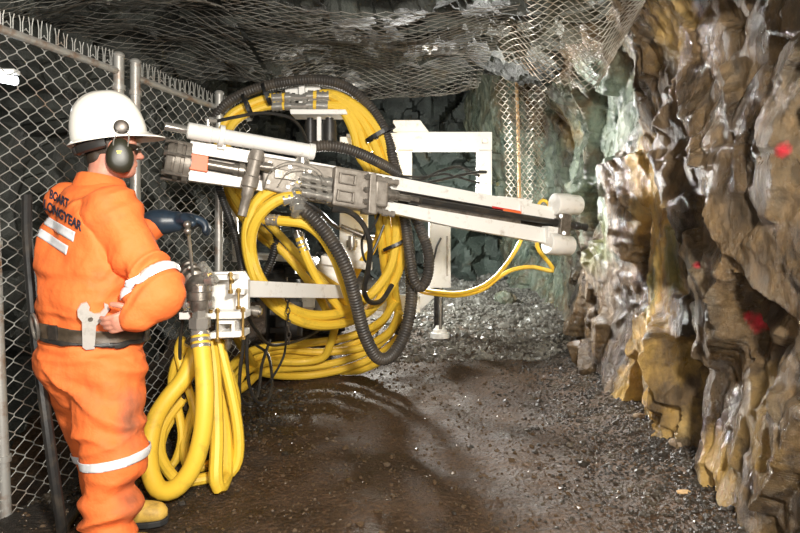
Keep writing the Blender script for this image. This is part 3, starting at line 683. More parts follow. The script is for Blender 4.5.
# square tube end, open
mb = MB()
for (x0,y0,x1,y1) in ((222,318,240,321),(222,331,240,334),(222,321,225,331),(237,321,240,331)): mb.prism([P(x,y,3.30) for x,y in ((x0,y0),(x1,y0),(x1,y1),(x0,y1))], (0,.22,0))
mb.build('square_tube', 'white', cs, bev=.002)
for (x,y0,y1) in ((230.5,272,293),(210.5,273,312),(217.5,308,341),(243,307,339),(238.5,288,309),(231.5,278,283)):
    mb = MB().tube([P(x,y0,3.19), P(x,y1,3.19)], .007, 8)
    for yy in (y0+1, y1-3): mb.lathe(P(x,yy,3.19), P(x,yy+3.4,3.19), [(0,.013),(1,.013)], 6)
    mb.build('stud_bolt', 'brass', cs)
MB().lathe(P(228,334,3.3), P(228,350,3.3), [(0,.03),(.3,.03),(.32,.018),(.8,.016),(1,.006)], 14).build('tube_plug', 'steel', cs)
MB().lathe(P(250,310,3.36), P(262,312,3.36), [(0,.022),(.4,.022),(.4,.032),(.8,.032),(.8,.02),(1,.02)], 12).build('elbow_nut', 'steel', cs)
# valve bank
vbk = thing
mb = MB()
for k in range(5):
    p = P(191+3.8*k, 272+4.2*k*.6, 3.28-.03*k); 
bank = MB().lathe(P(188,268,3.5), P(201,291,3.12), [(0,.03),(.04,.052),(.16,.056),(.18,.042),(.26,.042),(.28,.060),(.40,.062),(.42,.046),(.50,.046),(.52,.064),(.66,.064),(.68,.048),(.76,.048),(.78,.060),(.9,.060),(1,.04)], 22).build('valve_bank', 'steel', cs)
for k in range(4): MB().lathe(P(196+3.5*k,268+4.5*k,3.40-.09*k), P(206+3.5*k,266+4.5*k,3.38-.09*k), [(0,.022),(.5,.022),(.5,.03),(.8,.03),(.8,.018),(1,.018)], 10).build('valve_port', 'chrome', bank)
vh = MB().lathe(P(200,284,3.14), P(200,312,3.14), [(0,.03),(.05,.046),(.25,.050),(.28,.06),(.55,.062),(.58,.05),(.9,.046),(1,.04)], 22).build('valve_body', 'steel', cs)
mb = MB().lathe(P(184,304,3.16), P(214,303,3.16), [(0,.02),(.02,.034),(.12,.034),(.14,.022),(.86,.022),(.88,.034),(.98,.034),(1,.02)], 14)
mb.build('cross_port', 'chrome', vh)
MB().lathe(P(200,310,3.13), P(200,331,3.13), [(0,.038),(.35,.038),(.36,.054),(.85,.054),(.87,.044),(1,.044)], 6).build('hex_nut', 'chrome', cs)
# lever
lv = MB().tube([P(192.5,274,3.22), P(190.5,252,3.10), P(187.8,229,2.99)], .0085, 10).build('lever', 'chrome', cs)
mb = MB().ball(P(187.3,224.5,2.97), .019, 14); mb.ball(P(187.6,231,2.98), .018, 14); mb.build('lever_knob', 'steel', lv)
MB().tube([P(205,313,3.4), P(205,360,3.42), Vector((P(205,400,3.42).x, 3.42, fl and .0))], .02, 10).build('stand_leg', 'dark', cs)

# ================================================================== HOSES
def hose(name, pts, r, mat, label, cat, group=None, corr=False, n=10, ends=(), step=None):
    path = catmull([P(*p) if not isinstance(p, Vector) else p for p in pts], 14)
    if corr:
        pitch = corr; path = resample(path, pitch/4)
        rad = [r*(1.0, .97, .86, .97)[i % 4] for i in range(len(path))]
    else: path = resample(path, step or .03); rad = r
    # keep off the ground
    xs_ = np.array([p.x for p in path]); ys_ = np.array([p.y for p in path]); gz = floor_z(xs_, ys_)
    for p, g_ in zip(path, gz): p.z = max(p.z, float(g_)+r*1.02+.008)
    o = MB().tube(path, rad, n).build(name, mat); tag(o, label, cat, group)
    for e in ends:
        a, b_ = (path[0], path[min(6, len(path)-1)]) if e == 0 else (path[-1], path[max(-7, -len(path))])
        d = (b_-a).normalized(); L = r*3.6
        f = MB().lathe(a-d*r*1.4, a+d*L, [(0,r*.75),(.12,r*.75),(.12,r*1.15),(.34,r*1.15),(.36,r*.8),(.48,r*.8),(.5,r*1.22),(.62,r*1.22),(.62,r*1.1),(.72,r*1.1),(.72,r*1.2),(.80,r*1.2),(.80,r*1.1),(.92,r*1.1),(.92,r*1.2),(1,r*1.2)], 14)
        f.build('hose_fitting', 'chrome', o)
    return o
CH_ = 'black corrugated sleeves'
hose('corrugated_hose', [(210,150,4.62),(212,128,4.62),(222,108,4.62),(245,93,4.62),(280,83,4.64),(320,80,4.66),(350,89,4.68),(374,112,4.7),(388,140,4.7),(396,170,4.68),(408,200,4.66),(420,228,4.62),(428,252,4.6),(428,274,4.58),(421,287,4.56),(414,280,4.56),(410,258,4.6),(407,235,4.66),(404,214,4.72)], .041, 'corr',
     'thick black corrugated hose arching over the top of the yellow hose bundle', 'hose', CH_, .020)
hose('corrugated_hose', [(295,192,4.0),(299,205,3.96),(314,219,3.95),(331,240,3.98),(346,267,4.02),(355,298,4.1),(364,333,4.2),(377,357,4.3),(391,356,4.4),(404,335,4.5),(411,304,4.6),(411,275,4.7),(408,240,4.8),(404,215,4.85)], .046, 'corr',
     'thick black corrugated hose drooping in a long U in front of the yellow loops', 'hose', CH_, .021, ends=(0,))
hose('corrugated_hose', [(303,170,4.02),(303,158,4.02),(310,149,4.02),(322,146,4.04),(338,147,4.08),(356,152,4.14),(376,161,4.24),(398,173,4.4)], .038, 'corr',
     'black corrugated hose arching over the grey drill hammer', 'hose', CH_, .019, ends=(0,))
hose('corrugated_hose', [(218,184,4.3),(224,203,4.3),(232,225,4.25),(239,250,4.2),(243,275,4.1)], .027, 'black',
     'black corrugated hose hanging behind the left side of the front yellow loop', 'hose', CH_, .017)
hose('corrugated_hose', [(276,215,4.7),(276,240,4.7),(271,262,4.7),(262,280,4.7),(258,300,4.8)], .033, 'black',
     'black corrugated hose hanging down inside the front yellow loop by the tyre', 'hose', CH_, .018)
hose('corrugated_hose', [(404,210,5.0),(410,250,5.0),(414,280,5.05),(410,312,5.1),(398,335,5.1)], .036, 'black',
     'black corrugated hose behind the right side of the hose bundle', 'hose', CH_, .018)
YG = 'yellow hoses of the drill'
# four hoses over the top right
tops = []
for i, (dx, dy, dY) in enumerate(((0,0,0),(-8,5,-.02),(-17,10,.03),(-24,15,.0))):
    y0 = 96 if i < 2 else 105
    tops.append([(312,y0,4.68),(330,y0-2+i,4.68),(350+dx*.3,102+dy*.6,4.68),(368+dx*.6,117+dy,4.69),(383+dx,140+dy,4.7),(392+dx,170,4.74),(400+dx,200,4.78),(404+dx,228,4.78)])
low = [[(402,258,4.8),(392,285,4.85),(374,306,4.8),(350,321,4.6),(318,325,4.35),(287,315,4.15),(262,292,4.05),(250,262,4.0),(247,232,3.97),(255,205,3.96),(272,190,3.97),(300,182,4.0)],
       [(393,260,4.75),(382,282,4.75),(364,300,4.7),(340,313,4.5),(310,315,4.3),(283,304,4.12),(262,282,4.03),(252,256,4.0),(252,232,3.95),(262,212,3.92),(280,199,3.93),(302,196,3.98)],
       [(392,262,4.9),(395,290,5.1),(398,315,5.3),(388,335,5.4),(366,352,5.4),(330,364,5.4),(290,368,5.3),(262,372,5.1),(246,385,4.95),(236,392,4.85)],
       [(384,262,4.9),(388,290,5.1),(390,308,5.25),(378,326,5.4),(350,345,5.45),(310,354,5.4),(270,356,5.2),(246,362,5.0),(237,376,4.9),(238,392,4.8)]]
labs = ['outermost yellow hose of the top right bundle, forming the outer ring of the front loop', 'second yellow hose of the top right bundle, forming the inner ring of the front loop',
        'yellow hose third from outside in the top bundle, dropping to the heap on the floor', 'innermost yellow hose of the top right bundle, dropping behind the black droop']
for i in range(4): hose('yellow_hose', tops[i]+low[i], .034 if i > 1 else .036, 'yellow', labs[i], 'hose', YG, ends=(0,1) if i < 2 else (0,))
# three over the top left
left = [[(287,97,4.68),(268,98,4.68),(248,105,4.66),(232,114,4.64),(222,128,4.62),(218,150,4.6),(226,182,4.62),(246,214,4.66),(272,240,4.7),(298,268,4.72),(318,295,4.76),(330,318,4.9)],
        [(287,106,4.68),(268,106,4.68),(250,112,4.66),(236,121,4.62),(228,134,4.6),(228,160,4.64),(238,190,4.66),(262,216,4.68),(290,246,4.66),(314,272,4.66),(335,295,4.72),(352,310,4.85)],
        [(287,99,4.72),(266,104,4.73),(246,113,4.72),(232,124,4.7),(224,140,4.7),(222,170,4.7),(234,205,4.75),(262,238,4.8),(300,262,4.85),(338,288,4.95),(365,300,5.1)]]
labs = ['outermost yellow hose curving over to the left from the bulkhead', 'yellow hose curving left under the outermost one from the bulkhead', 'yellow hose hidden between the two left-curving hoses at the bulkhead']
for p, l in zip(left, labs): hose('yellow_hose', p, .031, 'yellow', l, 'hose', YG, ends=(0,))
hose('yellow_hose', [(262,219,4.05),(284,221,4.02),(305,224,4.02),(322,237,4.05),(335,259,4.12),(343,281,4.25),(350,300,4.4),(360,312,4.6)], .033, 'yellow', 'yellow hose with a long steel coupling arching across the middle of the front loop', 'hose', YG, ends=(0,))
hose('yellow_hose', [(299,236,4.3),(306,256,4.3),(316,277,4.35),(328,294,4.42),(345,312,4.55),(362,316,4.75),(378,302,4.85),(388,275,4.8)], .031, 'yellow', 'yellow hose slanting down from a steel coupling inside the front loop', 'hose', YG, ends=(0,))
hose('yellow_hose', [(382,206,4.9),(380,230,4.9),(372,250,4.95),(362,262,5.0),(350,285,5.0),(345,300,5.0)], .03, 'yellow', 'yellow hose seen through the gap behind the grey hammer and mast', 'hose', YG)
# heap on the floor
HG = 'yellow hoses lying in a heap on the floor'
heap = [[(404,318,5.3),(396,340,5.4),(372,358,5.45),(340,370,5.45),(300,376,5.4),(262,372,5.1),(246,352,4.6),(236,335,3.8),(228,330,3.4)],
        [(400,312,5.2),(388,333,5.3),(360,348,5.35),(320,352,5.35),(280,350,5.2),(252,360,5.0),(240,378,4.8),(226,402,4.6),(214,398,4.5),(212,382,4.5)],
        [(396,300,5.15),(380,322,5.25),(348,337,5.3),(310,343,5.25),(275,346,5.1),(250,352,4.9),(232,366,4.6),(222,384,4.5),(224,400,4.5),(240,398,4.6)],
        [(406,322,5.3),(398,348,5.45),(380,362,5.5),(345,374,5.55),(305,374,5.5),(275,366,5.3)],
        [(334,296,5.0),(336,320,5.1),(330,345,5.2),(322,358,5.25),(300,362,5.25),(268,362,5.1),(244,372,4.8)]]
labs = ['lowest yellow hose of the floor heap, climbing to the control stand', 'yellow hose of the floor heap whose left end turns down beside the black cables', 'topmost yellow hose of the floor heap, curling at the left end', 'yellow hose along the front edge of the floor heap at the droop bottom', 'yellow hose dropping steeply into the floor heap behind the black droop']
for p, l in zip(heap, labs): hose('yellow_hose', p, .033, 'yellow', l, 'hose', HG)
# control coil beside the worker
CG = 'yellow hoses coiled below the control stand'
co = hose('yellow_hose', [(200,333,3.12),(203,360,3.08),(205,395,3.03),(202,435,3.0),(192,468,2.98),(176,488,2.97),(160,490,2.98),(151,474,3.02),(149,450,3.08),(155,420,3.16),(168,398,3.24),(184,378,3.3),(196,352,3.34),(206,333,3.36)], .045, 'yellow',
     'thickest yellow hose of the coil, clamped under the lever valve', 'hose', CG, n=14)
for k,(y) in enumerate((334,340,346)):
    MB().lathe(P(200.2+k*.3, y-1.7, 3.115-.008*k), P(200.4+k*.3, y+1.7, 3.11-.008*k), [(0,.0485),(.5,.050),(1,.0485)], 18).build('hose_clamp', 'chrome', co)
coil = [([(210,338,3.3),(214,365,3.25),(216,400,3.2),(217,440,3.14),(216,478,3.08),(221,489,3.1),(226,478,3.2),(226,440,3.3),(221,405,3.36),(214,375,3.4),(206,345,3.45)], .034, 'middle yellow hose of the coil, bent back in a tight U'),
        ([(218,338,3.36),(224,362,3.34),(232,395,3.32),(238,430,3.3),(238,458,3.28),(230,474,3.26),(214,484,3.22),(196,489,3.18),(180,482,3.16),(168,470,3.2),(160,452,3.26),(162,430,3.34),(172,412,3.4),(184,398,3.45)], .029, 'rightmost yellow hose of the coil, bulging out to the right'),
        ([(186,345,3.42),(176,362,3.42),(172,385,3.44),(178,410,3.44),(182,436,3.42),(176,460,3.4),(166,468,3.38),(160,456,3.4),(164,434,3.44),(176,412,3.5)], .024, 'thin yellow hose at the back left of the coil'),
        ([(214,345,3.42),(228,372,3.42),(236,402,3.42),(232,436,3.4),(218,462,3.38),(204,476,3.34),(190,470,3.34),(184,448,3.4),(190,420,3.46),(200,390,3.5),(206,360,3.5)], .027, 'yellow hose making the inner ring of the coil'),
        ([(182,338,3.36),(178,352,3.38),(184,376,3.38),(192,400,3.38),(198,430,3.36),(200,455,3.34),(196,476,3.3)], .022, 'thin yellow hose crossing behind the thickest coil hose')]
for p, r_, l in coil: hose('yellow_hose', p, r_, 'yellow', l, 'hose', CG)
# pair to the front centraliser
hose('yellow_hose', [(408,280,5.6),(420,288,5.4),(436,291.5,5.2),(458,293,5.05),(478,288,4.95),(494,278,4.9),(508,262,4.85),(518,246,4.83),(526,228,4.83)], .0165, 'yellow', 'thin yellow hose rising to the underside of the feed left of its twin', 'hose', 'pair of thin yellow hoses under the feed')
hose('yellow_hose', [(408,282,5.65),(420,291,5.45),(438,294.5,5.25),(459,295.5,5.1),(482,290,5.0),(498,278,4.96),(512,270,4.95),(532,267,4.95),(552,271,4.93),(550,264,4.92),(540,252,4.9),(537,244,4.88),(538,234,4.85)], .0165, 'yellow', 'thin yellow hose looping out to the right and back up to the feed tip', 'hose', 'pair of thin yellow hoses under the feed')
hose('yellow_hose', [(540,216,4.92),(538,206,4.9),(543,200,4.9),(549,205,4.92),(550,213,4.93)], .013, 'yellow', 'tiny yellow hose loop on top of the feed tip', 'hose')
# thin black hoses and cables
BG = 'thin black cables on the rig'
th = [([(217,121,3.92),(236,117,4.0),(262,113,4.1),(288,117,4.2),(300,127,4.3),(306,140,4.4)], .011, 'thin black cable from the white cylinder fitting up to the bulkhead'),
      ([(332,209,3.95),(350,212,4.0),(364,226,4.05),(370,246,4.1),(368,270,4.2),(364,290,4.3),(370,302,4.5),(382,300,4.7),(392,285,4.8)], .019, 'black rubber hose looping below the grey hammer'),
      ([(384,200,4.3),(374,225,4.3),(362,240,4.3),(366,262,4.32),(376,245,4.34),(384,225,4.36)], .009, 'thin black cable tangled just right of the mast'),
      ([(398,178,4.6),(420,180,4.7),(438,172,4.9),(456,167,5.0),(468,170,5.1),(479,176,5.15)], .012, 'upper black cable strung under the gantry beam'),
      ([(398,181,4.6),(416,184,4.7),(440,180,4.9),(462,175,5.0),(478,172,5.1),(486,172,5.18)], .012, 'lower black cable strung under the gantry beam'),
      ([(398,176,4.6),(424,177,4.7),(444,174,4.9),(454,176,5.0),(468,180,5.1),(479,183,5.15)], .009, 'thinnest black cable strung under the gantry beam'),
      ([(247,334,3.35),(247,362,3.4),(250,388,3.5),(258,402,3.6),(268,400,3.7),(272,380,3.9),(268,355,4.2),(256,345,4.4)], .010, 'black cable looping down to the floor from the control stand'),
      ([(243,318,3.3),(243,345,3.35),(240,372,3.4),(240,395,3.5),(248,404,3.6),(258,394,3.7),(262,365,3.9),(270,340,4.2)], .010, 'black cable hanging nearer the coil with its loop on the floor'),
      ([(285,296,4.2),(286,330,4.25),(284,355,4.3),(272,378,4.2),(262,388,4.1)], .008, 'black cable hanging below the chain to the floor'),
      ([(246,312,3.4),(256,330,3.6),(272,345,4.0),(300,340,4.6),(320,330,4.9)], .010, 'black cable crossing over the floor heap from the control stand'),
      ([(183,318,3.3),(180,345,3.35),(181,380,3.4),(186,410,3.45)], .010, 'black cable hanging behind the left of the coil'),
      ([(253,199,4.2),(262,212,4.3),(280,214,4.4),(300,218,4.5),(312,232,4.6)], .013, 'black hose running behind the steel coupling in the front loop'),
      ([(302,202,4.0),(312,206,4.0),(322,214,4.05),(330,222,4.2),(338,228,4.4)], .015, 'short black hose below the coupling end of the hammer')]
for p, r_, l in th: hose('black_cable', p, r_, 'black', l, 'cable', BG, n=8, step=.02)
hose('black_hose', [(27,196,2.78),(27,230,2.74),(30,270,2.7),(36,340,2.66),(44,400,2.62),(52,460,2.6),(60,515,2.62),(64,540,2.7),(78,540,2.9)], .022, 'black', 'long black hose hanging down the near fence panel behind the worker', 'hose')
# cable ties
TG = 'black ties round the yellow hoses'
def tie(p0, p1, p2, lab, w_=.02):
    a, b_ = P(*p0), P(*p1); c = (a+b_)/2; L = (b_-a).length/2+.004; d = (b_-a).normalized(); n_ = P(*p2)-c; n_ = (n_-d*n_.dot(d)).normalized(); q = d.cross(n_)
    pts = [c+d*(L*math.cos(t*math.pi/12))+q*(.052*math.sin(t*math.pi/12)) for t in range(24)]
    mb = MB(); vs = []; 
    for p in pts:
        o_ = (p-c).normalized(); vs += [p-n_*w_, p+n_*w_, p+n_*w_+o_*.004, p-n_*w_+o_*.004]
    fs = [(i*4+k, i*4+(k+1) % 4, ((i+1) % 24)*4+(k+1) % 4, ((i+1) % 24)*4+k) for i in range(24) for k in range(4)]
    mb.add(vs, fs); k = mb.build('cable_tie', 'tie'); tag(k, lab, 'cable tie', TG); MB_ = MB().box(b_, .014, .014, .014)
tie((367,141,4.62),(394,126,4.62),(388,160,4.62), 'black tie strap round the top right bundle beside the arching sleeve', .016)
tie((263,84,4.6),(270,104,4.6),(290,90,4.6), 'black tie strap on the left bundle nearest the bulkhead', .012)
tie((243,95,4.58),(252,117,4.58),(270,100,4.58), 'black tie strap on the left bundle nearest the white cylinder', .012)
tie((384,250,4.7),(406,240,4.7),(398,275,4.7), 'black tie strap at the narrow waist of the right bundle', .012)
# ================================================================== THE WORKER
def loft(mb, rings, n=28, sub=6):
    """rings: (centre, X dir, Y dir, rx, ry); smooth closed body"""
    cs_ = []; 
    def vec(i): c, X, Y, rx, ry = rings[i]; return [*c, *X, *Y, rx, ry]
    R = [np.array(vec(i)) for i in range(len(rings))]
    a = [R[0]*2-R[1]]+R+[R[-1]*2-R[-2]]; out = []
    for i in range(1, len(a)-2):
        p0, p1, p2, p3 = a[i-1:i+3]
        for k in range(sub):
            t = k/sub; out.append(.5*((2*p1)+(p2-p0)*t+(2*p0-5*p1+4*p2-p3)*t*t+(3*p1-p0-3*p2+p3)*t**3))
    out.append(R[-1]); vs = []
    for r in out:
        c, X, Y = Vector(r[:3]), Vector(r[3:6]).normalized(), Vector(r[6:9]).normalized()
        for k in range(n):
            t = 2*math.pi*k/n; vs.append(c+X*(r[9]*math.cos(t))+Y*(r[10]*math.sin(t)))
    m_ = len(out)
    fs = [(i*n+k, i*n+(k+1) % n, (i+1)*n+(k+1) % n, (i+1)*n+k) for i in range(m_-1) for k in range(n)]
    fs += [list(range(n))[::-1], list(range((m_-1)*n, m_*n))]
    mb.add(vs, fs, True)
def limb(mb, pts, rads, sub=8, n=20):
    mb.ball(pts[0], rads[0]*.98, 16); mb.ball(pts[-1], rads[-1]*.98, 16)
    path = catmull(pts, sub); k = len(path); m_ = len(pts)-1
    rr = []
    for i in range(k):
        t = i/(k-1)*m_; j = min(int(t), m_-1); f_ = t-j; f_ = f_*f_*(3-2*f_); rr.append(lerp(rads[j], rads[j+1], f_))
    mb.tube(path, rr, n)
def voxel(mb, vox, smooth, name):
    me = bpy.data.meshes.new('tmp'); me.from_pydata([tuple(v) for v in mb.v], [], mb.f); me.update()
    bm = bmesh.new(); bm.from_mesh(me); bmesh.ops.recalc_face_normals(bm, faces=bm.faces); bm.to_mesh(me); bm.free()
    o = bpy.data.objects.new('tmp', me); COL.objects.link(o)
    r_ = o.modifiers.new('r', 'REMESH'); r_.mode = 'VOXEL'; r_.voxel_size = vox
    s_ = o.modifiers.new('s', 'SMOOTH'); s_.iterations = smooth; s_.factor = .5
    dg = bpy.context.evaluated_depsgraph_get(); dg.update()
    out = bpy.data.meshes.new_from_object(o.evaluated_get(dg)); bpy.data.objects.remove(o); out.name = name
    out.polygons.foreach_set('use_smooth', np.ones(len(out.polygons), bool)); return out
def linkmesh(me, name, mat, parent):
    off = OFF[parent.name]; me.transform(Matrix.Translation(-off)); me.materials.clear(); me.materials.append(M[mat])
    o = bpy.data.objects.new(name, me); COL.objects.link(o); OFF[o.name] = off; o.parent = parent; return o
YAW = math.radians(42)
fw = Vector((math.cos(YAW), math.sin(YAW), 0)); lf = Vector((-math.sin(YAW), math.cos(YAW), 0)); up = Vector((0,0,1))
J = dict(pel=P(92,352,2.64), belt=P(93,330,2.64), bel=P(95,300,2.63), ch=P(97,245,2.64), uc=P(97,205,2.65), nb=P(101,183,2.66), hd=P(112,150,2.66),
         rs=P(112,212,2.50), re=P(156,289,2.45), rw=P(139,314,2.40), rh=P(120,322,2.37),
         ls=P(68,204,2.84), le=P(120,246,3.0), lw=P(162,222,3.06), lh=P(176,222,3.08),
         rhip=P(106,372,2.56), rk=P(113,455,2.50), ra=P(110,528,2.47), lhip=P(80,370,2.74), lk=P(100,446,2.82), la=P(108,505,2.78))
worker = thing('person', (J['pel'].x, J['pel'].y, 0), 'worker in orange coverall and white hard hat with ear muffs, gloved hand at the lever', 'person')

# ---- continuous body
b_ = MB()
def tor(c, rx, ry, lean=0): return (c, lf, fw, rx, ry)
loft(b_, [tor(J['pel']+up*-.10, .10, .08), tor(J['pel'], .165, .13), tor(J['belt'], .155, .12), tor(J['bel'], .155, .12), tor(J['ch'], .175, .125), tor(J['uc'], .16, .10), tor(J['nb'], .07, .065)])
limb(b_, [J['rhip'], J['rk'], J['ra']], [.09, .06, .045]); limb(b_, [J['lhip'], J['lk'], J['la']], [.09, .06, .045])
limb(b_, [J['rs'], J['re'], J['rw']], [.06, .045, .032]); limb(b_, [J['ls'], J['le'], J['lw']], [.06, .045, .032])
HYAW = math.radians(26); hf = Vector((math.cos(HYAW), math.sin(HYAW), 0)); hf = (hf+up*.0).normalized(); hl = up.cross(hf).normalized(); hu = hf.cross(hl)
hc = J['hd']
def H(f_, l_, u_): return hc+hf*f_+hl*l_+hu*u_
hax = (hf, hl, hu)
limb(b_, [J['nb']+up*-.03, H(-.03,0,-.10), H(-.015,0,-.03)], [.072, .064, .07])
b_.ball(H(-.005,0,.045), .098, 20, (1.0,.80,.92), hax); b_.ball(H(.035,0,-.02), .075, 20, (.85,.86,1.15), hax)
b_.ball(H(.055,0,-.085), .045, 16, (.95,1.0,.75), hax); b_.ball(H(.02,0,-.075), .058, 16, (1.1,1.0,.8), hax)      # jaw and chin
b_.ball(H(.100,0,-.008), .020, 12, (.9,.62,1.5), hax); b_.ball(H(.113,0,-.024), .017, 12, (.95,.95,.75), hax)            # nose
for s_ in (-1,1): b_.ball(H(.105,.012*s_,-.029), .009, 10, (1,1,.8), hax)
b_.ball(H(.090,0,-.052), .015, 12, (.9,1.5,.42), hax); b_.ball(H(.089,0,-.063), .015, 12, (.9,1.4,.5), hax)              # lips
b_.ball(H(.080,0,.030), .028, 12, (.7,2.0,.5), hax)                                                                      # brow
for s_ in (-1,1):
    b_.ball(H(.062,.040*s_,-.025), .024, 12, (1,1,.9), hax)                                                              # cheek
    b_.ball(H(.0,.078*s_,-.002), .026, 12, (.75,.38,1.25), hax); b_.ball(H(.004,.080*s_,-.026), .012, 10, (.8,.5,1), hax)  # ears
def hand(mb, wr, d, palm_n, side, curl, sc=1.0, k=1.0):
    """wrist point, finger direction, palm normal; side = direction of thumb"""
    d = d.normalized(); side = (side-d*side.dot(d)).normalized(); nrm = (palm_n-d*palm_n.dot(d)-side*palm_n.dot(side)).normalized()
    mb.ball(wr+d*(.045*sc), .05*sc, 16, (1.0, .86*k, .36*k), (d, side, nrm)); mb.ball(wr+d*(.07*sc), .042*sc, 14, (.8, 1.0, .36*k), (d, side, nrm))
    for i, (o_, L, r) in enumerate(((.030,.070,.0098),(.010,.078,.0100),(-.010,.072,.0096),(-.029,.056,.0086))):
        p = wr+d*(.080*sc)+side*(o_*sc); a = 0; pts = [p-d*.02*sc, p]; dd = d
        for q, fr in enumerate((.45,.32,.23)):
            a += curl*(.8 if q == 0 else 1.0); dd = d*math.cos(a)+nrm*math.sin(a); p = p+dd*(L*fr*sc); pts.append(p)
        limb(mb, pts, [r*sc*k*t for t in (1.05,1.05,1.0,.93,.82)], 4, 10)
    p = wr+d*(.02*sc)+side*(.03*sc); td = (d*.75+side*.75+nrm*.25).normalized()
    limb(mb, [p-td*.01, p+td*(.038*sc), p+(td*.8+d*.2+nrm*curl*.35).normalized()*(.07*sc), p+td*(.060*sc)+(d*.4+nrm*curl*.8)*(.03*sc)], [.014*sc*k,.0125*sc*k,.011*sc*k,.009*sc*k], 4, 10)
# right hand resting against the belly, above the belt
hand(b_, J['rw'], (J['rh']-J['rw']), Vector((-.2,.9,-.2)), up*1.0+Vector((0,-.2,0)), .5)
body = linkmesh(voxel(b_, .0042, 4, 'body'), 'body', 'skin', worker)

# ---- coverall
c_ = MB()
loft(c_, [tor(J['pel']+up*-.20+fw*.0, .13, .12), tor(J['pel']+up*-.08-fw*.01, .218, .19), tor(J['pel']-fw*.01, .230, .20), tor(J['belt'], .220, .188), tor(J['belt']+up*.05, .236, .198), tor(J['bel'], .245, .20), tor(J['ch']-fw*.015-up*0, .245, .19), tor(J['uc']+up*-.02+lf*.01, .228, .155), tor(J['uc']+up*.045, .165, .12), tor(J['nb']+up*.012, .088, .086)])
limb(c_, [J['rhip'], lerp(J['rhip'],J['rk'],.5)+Vector((.005,0,0)), J['rk'], lerp(J['rk'],J['ra'],.6), J['ra']+up*.01], [.148, .130, .106, .106, .100])
limb(c_, [J['lhip'], lerp(J['lhip'],J['lk'],.5), J['lk'], lerp(J['lk'],J['la'],.6), J['la']+up*.03], [.155, .132, .108, .105, .098])
limb(c_, [J['rs']-fw*.0, lerp(J['rs'],J['re'],.5), J['re'], lerp(J['re'],J['rw'],.6), J['rw']+(J['rw']-J['re'])*.16], [.098, .092, .088, .080, .058])
limb(c_, [J['ls'], lerp(J['ls'],J['le'],.5), J['le'], lerp(J['le'],J['lw'],.6), J['lw']+(J['lw']-J['le']).normalized()*-.03], [.100, .090, .080, .070, .062])
me = voxel(c_, .0085, 6, 'coverall')
me.update(); nvx = len(me.vertices); co = np.empty(nvx*3); me.vertices.foreach_get('co', co); co = co.reshape(-1, 3)
no = np.array([tuple(v.normal) for v in me.vertices])
x, y, z = co.T
def ridge(v_): return 1-2*np.abs(v_)
w_ = .013*fbm(x*7, y*7, z*9, 301, 3)
def fold(p, dirn, freq, amp, R, sd):
    """cloth folds radiating near a joint: ridges across dirn"""
    d = co-np.array(p); r_ = np.linalg.norm(d, axis=1); q = d@np.array(Vector(dirn).normalized())
    return 2.1*amp*np.exp(-(r_/R)**2)*ridge(vn(q*freq+.6*vn(x*6, y*6, z*6, sd), d[:, 2]*2.2, x*3, sd+5)*1.2)
w_ = w_+fold(J['re'], (J['re']-J['rs'])+Vector((0,0,.2)), 26, .016, .16, 311)+fold(J['rk']+up*.12, (.35,0,1), 15, .012, .22, 313)+fold(J['rk']+up*-.15, (-.3,0,1), 16, .014, .22, 314)
w_ = w_+fold(J['belt']+up*.10, (.1,0,1), 24, .013, .22, 316)+fold(J['rhip']+up*-.05, (.8,0,1), 13, .012, .2, 318)+fold(J['ch']-fw*.1, (.9,-.3,.5), 9, .014, .26, 320)+fold(J['rs'], (-.6,0,1), 16, .012, .14, 322)
co = co+no*w_[:, None]; me.vertices.foreach_set('co', co.ravel()); me.update()
world_cover = me.copy()
cover = linkmesh(me, 'coverall', 'cover', worker)
bvh_v = [Vector(v.co) for v in world_cover.vertices]; bvh = BVHTree.FromPolygons(bvh_v, [tuple(p.vertices) for p in world_cover.polygons])
def band(p, n_, half, R, name, mat, off=.004, parent=cover, excl=None):
    """a clean slice of the garment surface, lifted a little"""
    bm = bmesh.new(); bm.from_mesh(world_cover); p = Vector(p); n_ = Vector(n_).normalized()
    for s_ in (1, -1):
        g_ = bm.verts[:]+bm.edges[:]+bm.faces[:]
        bmesh.ops.bisect_plane(bm, geom=g_, plane_co=p+n_*(half*s_), plane_no=n_*s_, clear_outer=True)
    kill = [f for f in bm.faces if (f.calc_center_median()-p).length > R or (excl and excl(f.calc_center_median()))]
    bmesh.ops.delete(bm, geom=kill, context='FACES')
    bm.normal_update()
    for v in bm.verts: v.co += v.normal*off
    me_ = bpy.data.meshes.new(name); bm.to_mesh(me_); bm.free()
    me_.polygons.foreach_set('use_smooth', np.ones(len(me_.polygons), bool))
    o = linkmesh(me_, name, mat, parent); so = o.modifiers.new('thick', 'SOLIDIFY'); so.thickness = .003; so.offset = 1; return o
band(P(150,283,2.50), (J['re']-J['rs']).normalized()+Vector((.05,0,-.08)), .020, .19, 'reflective_band', 'tape', excl=lambda c: ((c-J['rs'])-(J['re']-J['rs'])*((c-J['rs']).dot(J['re']-J['rs'])/(J['re']-J['rs']).length_squared)).length > .140)
band(lerp(J['rk'],J['ra'],.02), Vector((-.14,0,1)), .0165, .145, 'reflective_band', 'tape')
band(lerp(J['lk'],J['la'],.10), Vector((-.05,0,1)), .0165, .145, 'reflective_band', 'tape', excl=lambda c: c.y < 2.66)
